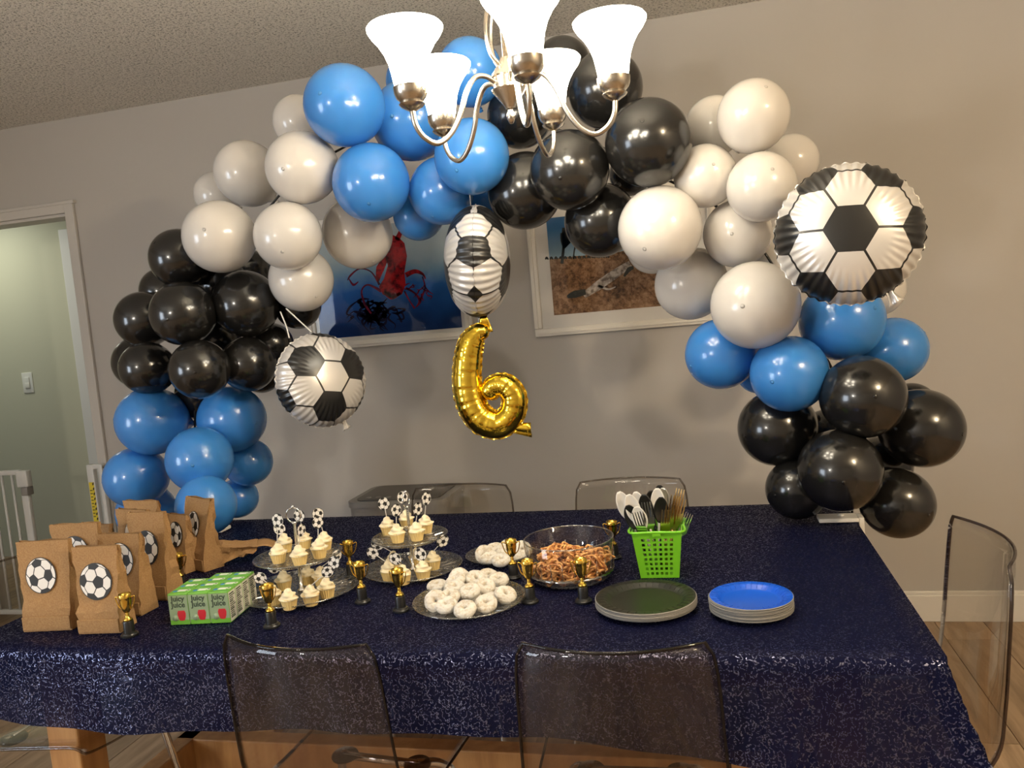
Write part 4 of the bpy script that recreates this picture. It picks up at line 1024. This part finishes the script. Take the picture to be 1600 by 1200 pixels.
UL = [(436, 879, 'front on the juice box side'), (469, 882, 'front middle'), (500, 871, 'front on the trophy side'), (446, 862, 'back on the juice box side'), (476, 857, 'back middle'), (508, 859, 'back on the trophy side')]
ul = [cupcake(a, b, z2, f'cupcake, upper tier of stand by juice boxes, {c}', gA) for a, b, c in UL]
LL = [(428, 944, 'partly behind the trophy'), (453, 951, 'front, next to the trophy'), (487, 945, 'front middle'), (512, 933, 'outer, toward the two trophies'), (445, 921, 'under the upper plate, juice side'), (482, 912, 'back, just behind the pole'), (503, 914, 'back, under the upper plate')]
ll = [cupcake(a, b, z1, f'cupcake, lower tier of stand by juice boxes, {c}', gA) for a, b, c in LL]
sR, qR, z3, z4 = stand(646, 892, 838, 639, 783, .132, .100, math.radians(84), 'two tier glass cake stand with ring handle edge on, beside the donut platter')
UR = [(607, 835, 'on the side toward the two trophies'), (622, 847, 'front beside the pole'), (652, 844, 'front on the donut side'), (666, 832, 'outer donut side'), (636, 824, 'back by the pole')]
ur = [cupcake(a, b, z4, f'cupcake, upper tier of stand by donut platter, {c}', gB) for a, b, c in UR]
LR = [(608, 906, 'on the side toward the two trophies'), (631, 912, 'behind the trophy'), (662, 905, 'front on the donut side'), (678, 889, 'outer donut side'), (617, 889, 'back, under the upper plate'), (652, 884, 'back, just behind the pole')]
lr = [cupcake(a, b, z3, f'cupcake, lower tier of stand by donut platter, {c}', gB) for a, b, c in LR]
lift = Vector((0, 0, .045))
for k, (px, py, ba, lab, rz, rp) in enumerate([
    (434, 813, ul[0], 'round football cupcake topper on the upper tier by the juice boxes, facing out', 0, 10), (437, 826, ul[3], 'football cupcake topper overlapping another above the juice boxes', .5, 9), (468, 806, ul[4], 'football cupcake topper in front of the ring handle', 0, 9.5),
    (471, 828, ul[1], 'football cupcake topper seen edge on beside the pole', 1.25, 9), (497, 803, ul[5], 'taller football cupcake topper on the trophy side of the upper tier', .7, 9), (497, 816, ul[2], 'shorter football cupcake topper on the trophy side of the upper tier', .7, 9),
    (407, 903, ll[0], 'football cupcake topper leaning out above the trophy by the juice boxes', .3, 9.5), (428, 888, ll[4], 'football cupcake topper leaning under the upper plate', .4, 8), (522, 879, ll[3], 'large football cupcake topper leaning toward the two trophies', 0, 10), (512, 893, ll[2], 'football cupcake topper below a larger one, leaning toward the two trophies', .3, 9), (526, 868, ll[6], 'football cupcake topper seen narrow behind the large leaning one', 1.0, 9),
    (600, 787, ur[0], 'football cupcake topper above the upper tier nearest the two trophies', .5, 9.5), (619, 797, ur[1], 'narrow football cupcake topper beside the pole on the upper tier', .8, 9), (629, 777, ur[4], 'football cupcake topper overlapping the edge on ring handle', .7, 9), (653, 795, ur[2], 'narrow football cupcake topper low on the donut side', 1., 9.5), (666, 779, ur[3], 'narrow football cupcake topper high on the donut side', 1., 9.5),
    (590, 850, lr[4], 'football cupcake topper leaning out under the upper plate above another', .1, 9.5), (583, 864, lr[0], 'football cupcake topper leaning out toward the two trophies', .1, 9.5), (618, 873, lr[1], 'football cupcake topper tipped beside the trophy by the donuts', .1, 9.5), (657, 866, lr[2], 'football cupcake topper leaning in front of the pole base', .1, 10), (692, 845, lr[3], 'football cupcake topper leaning out above the donut platter', .6, 9.5)]):
    topper(px, py, ba+lift, lab, rz, rp, k)

# ------------------------------------------------------------------ donut plates
dm = MB(); nd, mdn = 22, 12
dm.add([((.0142+.0122*math.cos(2*PI*j/mdn)*(1+.05*math.sin(i*2.1)))*math.cos(2*PI*i/nd), (.0142+.0122*math.cos(2*PI*j/mdn)*(1+.05*math.sin(i*2.1)))*math.sin(2*PI*i/nd), .0100+.0102*math.sin(2*PI*j/mdn)*(1+.05*math.sin(i*1.3+j))) for i in range(nd) for j in range(mdn)],
       [(i*mdn+j, i*mdn+(j+1) % mdn, ((i+1) % nd)*mdn+(j+1) % mdn, ((i+1) % nd)*mdn+j) for i in range(nd) for j in range(mdn)])
donut_m = clean(dm.mesh('donut', 'donut_sugar'))
def gplate(px, py, R_, label):
    q = onz(px, py, TZ+.001); t_ = thing('glass_platter', label, 'plate', q, 0, 'cut glass platters')
    p_ = obj('glass_plate', plate_mesh(R_), t_); obj('cut_pattern', glass_relief(R_, 1), t_); obj('plate_rim', rim_mesh(R_), t_); return q
q1 = gplate(734, 943, .131, 'round cut glass platter piled with powdered donuts in front')
q2 = gplate(781, 872, .092, 'smaller round cut glass plate of powdered donuts behind the trophy')
def donut(px, py, z, label, tilt=(0, 0), grp=''):
    q = onz(px, py, z); s = 1.0
    o = obj('powdered_donut', donut_m, None, q, (tilt[0], tilt[1], random.uniform(0, 6)), s); o.rotation_mode = 'ZYX'; tag(o, label, 'donut', grp); return o
g1, g2 = 'powdered donuts on the big platter', 'powdered donuts on the small plate'
zb = q1.z+.0065
D1 = [(681, 940, 0, 'at the trophy end of the platter, standing on its edge', (1.1, .3)), (699, 951, 0, 'in the front row beside the standing one', (.35, 0)), (728, 957, 0, 'in the middle of the front row', (.42, 0)), (760, 948, 0, 'at the bowl end of the front row', (.45, .1)), (789, 934, 0, 'at the outer edge toward the pretzel bowl', (.4, .3)),
      (684, 921, 0, 'in the back row at the cake stand end', (.1, 0)), (711, 924, .017, 'in the middle of the upper layer', (.2, .1)), (735, 929, .018, 'in the upper layer above the front row', (.3, 0)), (757, 921, .017, 'in the upper layer toward the pretzel bowl', (.3, .2)), (703, 938, .014, 'tucked behind the front row', (.3, 0)),
      (718, 905, .004, 'standing at the back of the pile near the cake stand', (.9, .2)), (714, 913, .016, 'on top of the back of the pile', (.2, -.2)), (743, 909, .012, 'at the back of the pile, tilted', (.5, .3)), (762, 905, .002, 'half hidden at the back of the pile', (.3, .2)), (779, 911, .004, 'at the back edge toward the pretzel bowl', (.3, .1)), (736, 938, .0, 'underneath the upper layer', (0, 0)), (770, 934, 0, 'between the front row and the outer edge', (.1, 0))]
for px, py, dz, lab, tl in D1: donut(px, py, zb+dz+.004*(tl[0] > .3)+.012*(tl[0] > .8), 'powdered mini donut '+lab, tl, g1)
zb = q2.z+.0065
D2 = [(755, 867, 0, 'standing on edge at the end of the small plate', (1.2, .6)), (766, 876, 0, 'at the front of the small plate', (.3, 0)), (784, 880, 0, 'beside the trophy at the front of the small plate', (.3, 0)), (774, 862, 0, 'at the back of the small plate, middle', (.2, 0)), (790, 866, .008, 'on top in the middle of the small plate', (.25, .2)), (806, 870, 0, 'behind the trophy on the small plate', (.3, .2)), (815, 861, 0, 'next to the pretzel bowl on the small plate', (.9, .4)), (796, 856, 0, 'at the back of the small plate near the bowl', (.2, 0))]
for px, py, dz, lab, tl in D2: donut(px, py, zb+dz+.004*(tl[0] > .2)+.012*(tl[0] > .8), 'powdered mini donut '+lab, tl, g2)

# ------------------------------------------------------------------ pretzel bowl
q = onz(893, 902, TZ+.001); BR, BH = .112, .100
bw_ = thing('glass_bowl', 'straight sided clear glass bowl of pretzels beside the green basket', 'bowl', q)
obj('glass_wall', MB().lathe([(0, .006), (BR*.80, .006), (BR*.90, .012), (BR*.955, .03), (BR, BH), (BR*.985, BH+.002), (BR*.968, BH), (BR*.925, .032), (BR*.87, .018), (BR*.78, .012), (0, .012)], 72).mesh('glass_wall', 'bowl_glass'), bw_)
obj('base_cut', MB().lathe([(0, 0), (BR*.78, 0), (BR*.93, .012), (BR*.965, .026), (BR*.95, .0262), (BR*.9, .014), (BR*.78, .006), (0, .006)], 72, rf=lambda a, r, z: 1+.018*math.cos(a*36)).mesh('base_cut', 'crystal_cut'), bw_)
mb = MB()
for k in range(24):
    a = 2*PI*k/24; mb.tube([(BR*.964*math.cos(a), BR*.964*math.sin(a), .028), (BR*.985*math.cos(a), BR*.985*math.sin(a), .065)], .0012, 5)
obj('flutes', mb.mesh('flutes', 'crystal_cut'), bw_)
obj('bowl_rim', MB().tube([(BR*.985*math.cos(2*PI*k/72), BR*.985*math.sin(2*PI*k/72), BH+.001) for k in range(72)], .0019, 8, closed=True).mesh('bowl_rim', 'crystal_cut'), bw_)
pz = []
for k in range(30):
    a = 2*PI*k/30; pz.append((.0165*math.sin(a)*(1+.22*math.cos(a)), .0150*math.cos(a)-.004*math.cos(2*a), .0018*math.sin(3*a)))
cr = smoothpath([(-.009, -.008, .001), (-.003, .0, .003), (.002, .006, .003), (.005, .011, .002)], 4)
cr2 = [(-x, y, -z+.004) for x, y, z in cr]
pretz = MB().tube(pz, .0026, 6, closed=True).tube(cr, .0024, 6).tube(cr2, .0024, 6).mesh('pretzel', 'pretzel_brown')
rp = random.Random(4)
for k in range(126):
    lv = k//42
    while True:
        x, y = rp.uniform(-1, 1), rp.uniform(-1, 1)
        if x*x+y*y < 1: break
    rr = BR*(.74+.06*lv); z = .020+.014*lv+rp.uniform(-.003, .006)+(.010*(1-x*x-y*y) if lv == 2 else 0)
    o = obj('pretzel', pretz, None, q+Vector((x*rr, y*rr, z)), (rp.uniform(-.8, .8), rp.uniform(-.8, .8), rp.uniform(0, 6.3)), rp.uniform(.92, 1.1))
    tag(o, 'small twisted brown pretzel heaped in the clear glass bowl', 'pretzel', 'pretzels in the glass bowl')

# ------------------------------------------------------------------ green basket with cutlery
a, b = onz(1001, 903, TZ+.001), onz(1061, 903, TZ+.001); q = (a+b)/2; bw0 = (b.x-a.x)/2; bw1 = bw0*1.30; HB = .117; q = q+Vector((0, bw0, 0))
bk = thing('cutlery_basket', 'lime green plastic basket with square holes holding cutlery', 'basket', q, math.radians(1))
def side_panel():
    mb = MB(); nxh, nzh = 6, 8
    def wz(z): return bw0+(bw1-bw0)*z/HB
    def P(s, z, t_): w_ = wz(z); return (s*w_, -w_+t_, z)
    def quadbar(s0, s1, z0, z1):
        vs = [P(s0, z0, 0), P(s1, z0, 0), P(s1, z1, 0), P(s0, z1, 0), P(s0, z0, .0018), P(s1, z0, .0018), P(s1, z1, .0018), P(s0, z1, .0018)]
        mb.add(vs, [(0, 1, 2, 3), (7, 6, 5, 4), (0, 4, 5, 1), (1, 5, 6, 2), (2, 6, 7, 3), (3, 7, 4, 0)])
    S0, S1, Z0, Z1 = -.66, .66, .008, .100
    quadbar(-1, S0, 0, HB); quadbar(S1, 1, 0, HB); quadbar(S0, S1, 0, Z0); quadbar(S0, S1, Z1, HB)
    ds = (S1-S0)/(nxh+(nxh-1)*.75); dz = (Z1-Z0)/(nzh+(nzh-1)*.75)
    for k in range(nxh-1): s = S0+ds*(k+1)+ds*.75*k; quadbar(s, s+ds*.75, Z0, Z1)
    for k in range(nzh-1): z = Z0+dz*(k+1)+dz*.75*k; quadbar(S0, S1, z, z+dz*.75)
    return mb.mesh('side_panel', 'green_plastic', False)
spn = side_panel()
for k in range(4): obj('side_panel', spn, bk, (0, 0, 0), (0, 0, k*PI/2))
obj('bottom', MB().box(-bw0, bw0, -bw0, bw0, 0, .002).mesh('bottom', 'green_plastic', False), bk)
r2 = bw1+.002
obj('rolled_rim', MB().tube(smoothpath([(-r2, -r2, HB), (0, -r2-.001, HB), (r2, -r2, HB), (r2+.001, 0, HB), (r2, r2, HB), (0, r2+.001, HB), (-r2, r2, HB), (-r2-.001, 0, HB)], 6, True), .0032, 8, closed=True).mesh('rim', 'green_plastic'), bk)
obj('tab', MB().box(-.010, .010, -bw1-.005, -bw1-.001, HB-.010, HB-.002, bev=.001).mesh('tab', 'green_plastic', False), bk)
def spoon(m_):
    def pt(u, v):
        z = .105+.055*v; w_ = .0165*math.sqrt(max(0, math.sin(PI*min(1, max(.0, v*.94+.04)))))*(1-.1*v); s = u*2-1
        return (s*w_, .006*(1-s*s)*math.sin(PI*v)-.002, z)
    bm_ = solid(MB().grid(pt, 9, 14).mesh('bowl', m_), .0015)
    return bm_, MB().tube([(0, 0, 0), (0, 0, .06), (0, .001, .108)], [.0042, .0036, .0026], 8).mesh('handle', m_)
def fork(m_):
    hd = MB().box(-.011, .011, -.0008, .0008, .108, .126)
    hd.add([(-.003, -.0008, .096), (.003, -.0008, .096), (.011, -.0008, .108), (-.011, -.0008, .108), (-.003, .0008, .096), (.003, .0008, .096), (.011, .0008, .108), (-.011, .0008, .108)], [(0, 1, 2, 3), (7, 6, 5, 4), (0, 3, 7, 4), (1, 5, 6, 2), (0, 4, 5, 1)])
    tn = MB().add([(-.0019, -.0008, .126), (.0019, -.0008, .126), (.0009, -.0018, .160), (-.0009, -.0018, .160), (-.0019, .0008, .126), (.0019, .0008, .126), (.0009, 0, .160), (-.0009, 0, .160)], [(0, 1, 2, 3), (7, 6, 5, 4), (0, 3, 7, 4), (1, 5, 6, 2), (3, 2, 6, 7)]).mesh('tine', m_, False)
    return hd.mesh('head', m_, False), MB().tube([(0, 0, 0), (0, 0, .06), (0, 0, .10)], [.0042, .0036, .0026], 8).mesh('handle', m_), tn
SP = {k: spoon(k) for k in ('white_plastic', 'black_plastic', 'silver_cutlery')}; FK = {k: fork(k) for k in ('silver_cutlery', 'gold_cutlery', 'black_plastic')}
# kind, material, head pixel, depth offset, label
CUT = [('s', 'white_plastic', 975, 788, -.02, 'white plastic spoon leaning furthest over the bowl side of the basket'), ('s', 'white_plastic', 988, 792, -.035, 'white plastic spoon in front of another, bowl side'), ('s', 'white_plastic', 998, 787, .02, 'white plastic spoon upright at the back of the bowl side'), ('s', 'white_plastic', 999, 808, -.042, 'white plastic spoon low at the front of the basket'),
       ('s', 'black_plastic', 987, 806, -.036, 'black plastic spoon low at the front corner of the basket'), ('s', 'black_plastic', 1009, 791, .0, 'black plastic spoon upright in the middle of the basket'), ('s', 'black_plastic', 1033, 795, -.02, 'broad black plastic spoon in front of the gold forks'), ('s', 'black_plastic', 1031, 778, .03, 'tallest black spoon seen sideways at the back of the basket'), ('s', 'black_plastic', 1019, 785, .035, 'black plastic spoon behind the middle of the basket'),
       ('s', 'silver_cutlery', 1036, 782, .015, 'shiny spoon beside the tallest black spoon'), ('s', 'white_plastic', 1028, 783, .0, 'small pale spoon between the black spoons'),
       ('f', 'silver_cutlery', 1012, 802, -.042, 'silver fork standing in front with tines up'), ('f', 'silver_cutlery', 999, 815, -.05, 'silver fork low at the front with pale tines'),
       ('f', 'gold_cutlery', 1060, 783, .030, 'gold coloured fork, tallest at the plate side of the basket'), ('f', 'gold_cutlery', 1053, 792, .012, 'gold coloured fork second tallest of the plate side'), ('f', 'gold_cutlery', 1062, 796, .02, 'gold coloured fork leaning outward behind others'), ('f', 'gold_cutlery', 1046, 804, -.02, 'gold coloured fork slanting across the front of the gold ones'), ('f', 'gold_cutlery', 1040, 812, -.04, 'gold coloured fork lowest at the front of the gold ones'), ('f', 'gold_cutlery', 1055, 806, -.005, 'gold coloured fork in the middle of the gold ones'), ('f', 'silver_cutlery', 1072, 816, .0, 'silver fork leaning far out over the basket rim')]
for kind, m_, px, py, dy, lab in CUT:
    head = ony(px, py, q.y+dy*1.1); foot_ = q+Vector(((head.x-q.x)*.25, dy*.6, .006)); d = (head-foot_)
    if d.length < .135: foot_ = head-d.normalized()*.135 if (head-d.normalized()*.135).z > TZ+.01 else foot_; d = head-foot_
    L = d.length/.135
    nm = 'spoon' if kind == 's' else 'fork'
    t_ = thing(nm, lab, nm, foot_, 0, 'party cutlery in the green basket')
    z_ax = d.normalized(); x_ax = Vector((1, .2*math.sin(px), 0)); x_ax = (x_ax-z_ax*x_ax.dot(z_ax)).normalized(); y_ax = z_ax.cross(x_ax)
    t_.rotation_euler = Matrix((x_ax, y_ax, z_ax)).transposed().to_euler(); t_.scale = (min(1.1, L), min(1.1, L), L)
    if kind == 's': obj('spoon_bowl', SP[m_][0], t_); obj('handle', SP[m_][1], t_)
    else:
        h_ = obj('fork_head', FK[m_][0], t_); obj('handle', FK[m_][1], t_)
        for k in range(4): obj('tine', FK[m_][2], h_, (-.0088+.00587*k, 0, 0))

# ------------------------------------------------------------------ paper plates
def paper_plate(R_, m_):
    mb = MB()
    cr_ = lambda a, r, z: 1
    mb.lathe([(0, .0015), (R_*.66, .0015), (R_*.72, .003), (R_*.80, .0098), (R_*.84, .0112), (R_*.985, .0117)], 72, 0, cap=False)
    mb.lathe([(R_*.985, .0117), (R_, .0108), (R_*1.0, .0092), (R_*.97, .0104), (R_*.84, .0098), (R_*.80, .0084), (R_*.72, .0016), (R_*.66, 0), (0, 0)], 72, 1, cap=False)
    return mb.mesh('paper_plate', (m_, 'plate_edge'), True)
def crimps(R_, m_):
    mb = MB()
    for k in range(36):
        a = 2*PI*k/36; c_, s_ = math.cos(a), math.sin(a)
        P = [(R_*.735, .0046), (R_*.80, .0102), (R_*.84, .0116), (R_*.95, .0122)]
        mb.tube([(r*c_, r*s_, z) for r, z in P], .0005, 4)
    return mb.mesh('rim_crimps', m_)
def plates(px, py, R_, n, step, m_, cname, where):
    q = onz(px, py, TZ+.001); q.z = TZ+.001; me = paper_plate(R_, m_); cm = crimps(R_, m_)
    for k in range(n):
        top = k == n-1
        lab = f'topmost {cname} paper plate of the stack {where}' if top else f'{cname} paper plate under the top one in the stack {where}'
        o = obj('paper_plate', me, None, q+Vector((random.uniform(-.0012, .0012), random.uniform(-.0012, .0012), k*step)), (0, 0, k*.3)); tag(o, lab, 'plate', f'{cname} paper plates')
        if top: obj('rim_crimps', cm, o)
plates(1010, 949, .110, 7, .0024, 'plate_black', 'black', 'in front of the green basket')
plates(1174, 956, .0855, 13, .0021, 'plate_blue', 'bright blue', 'beside the black plates')
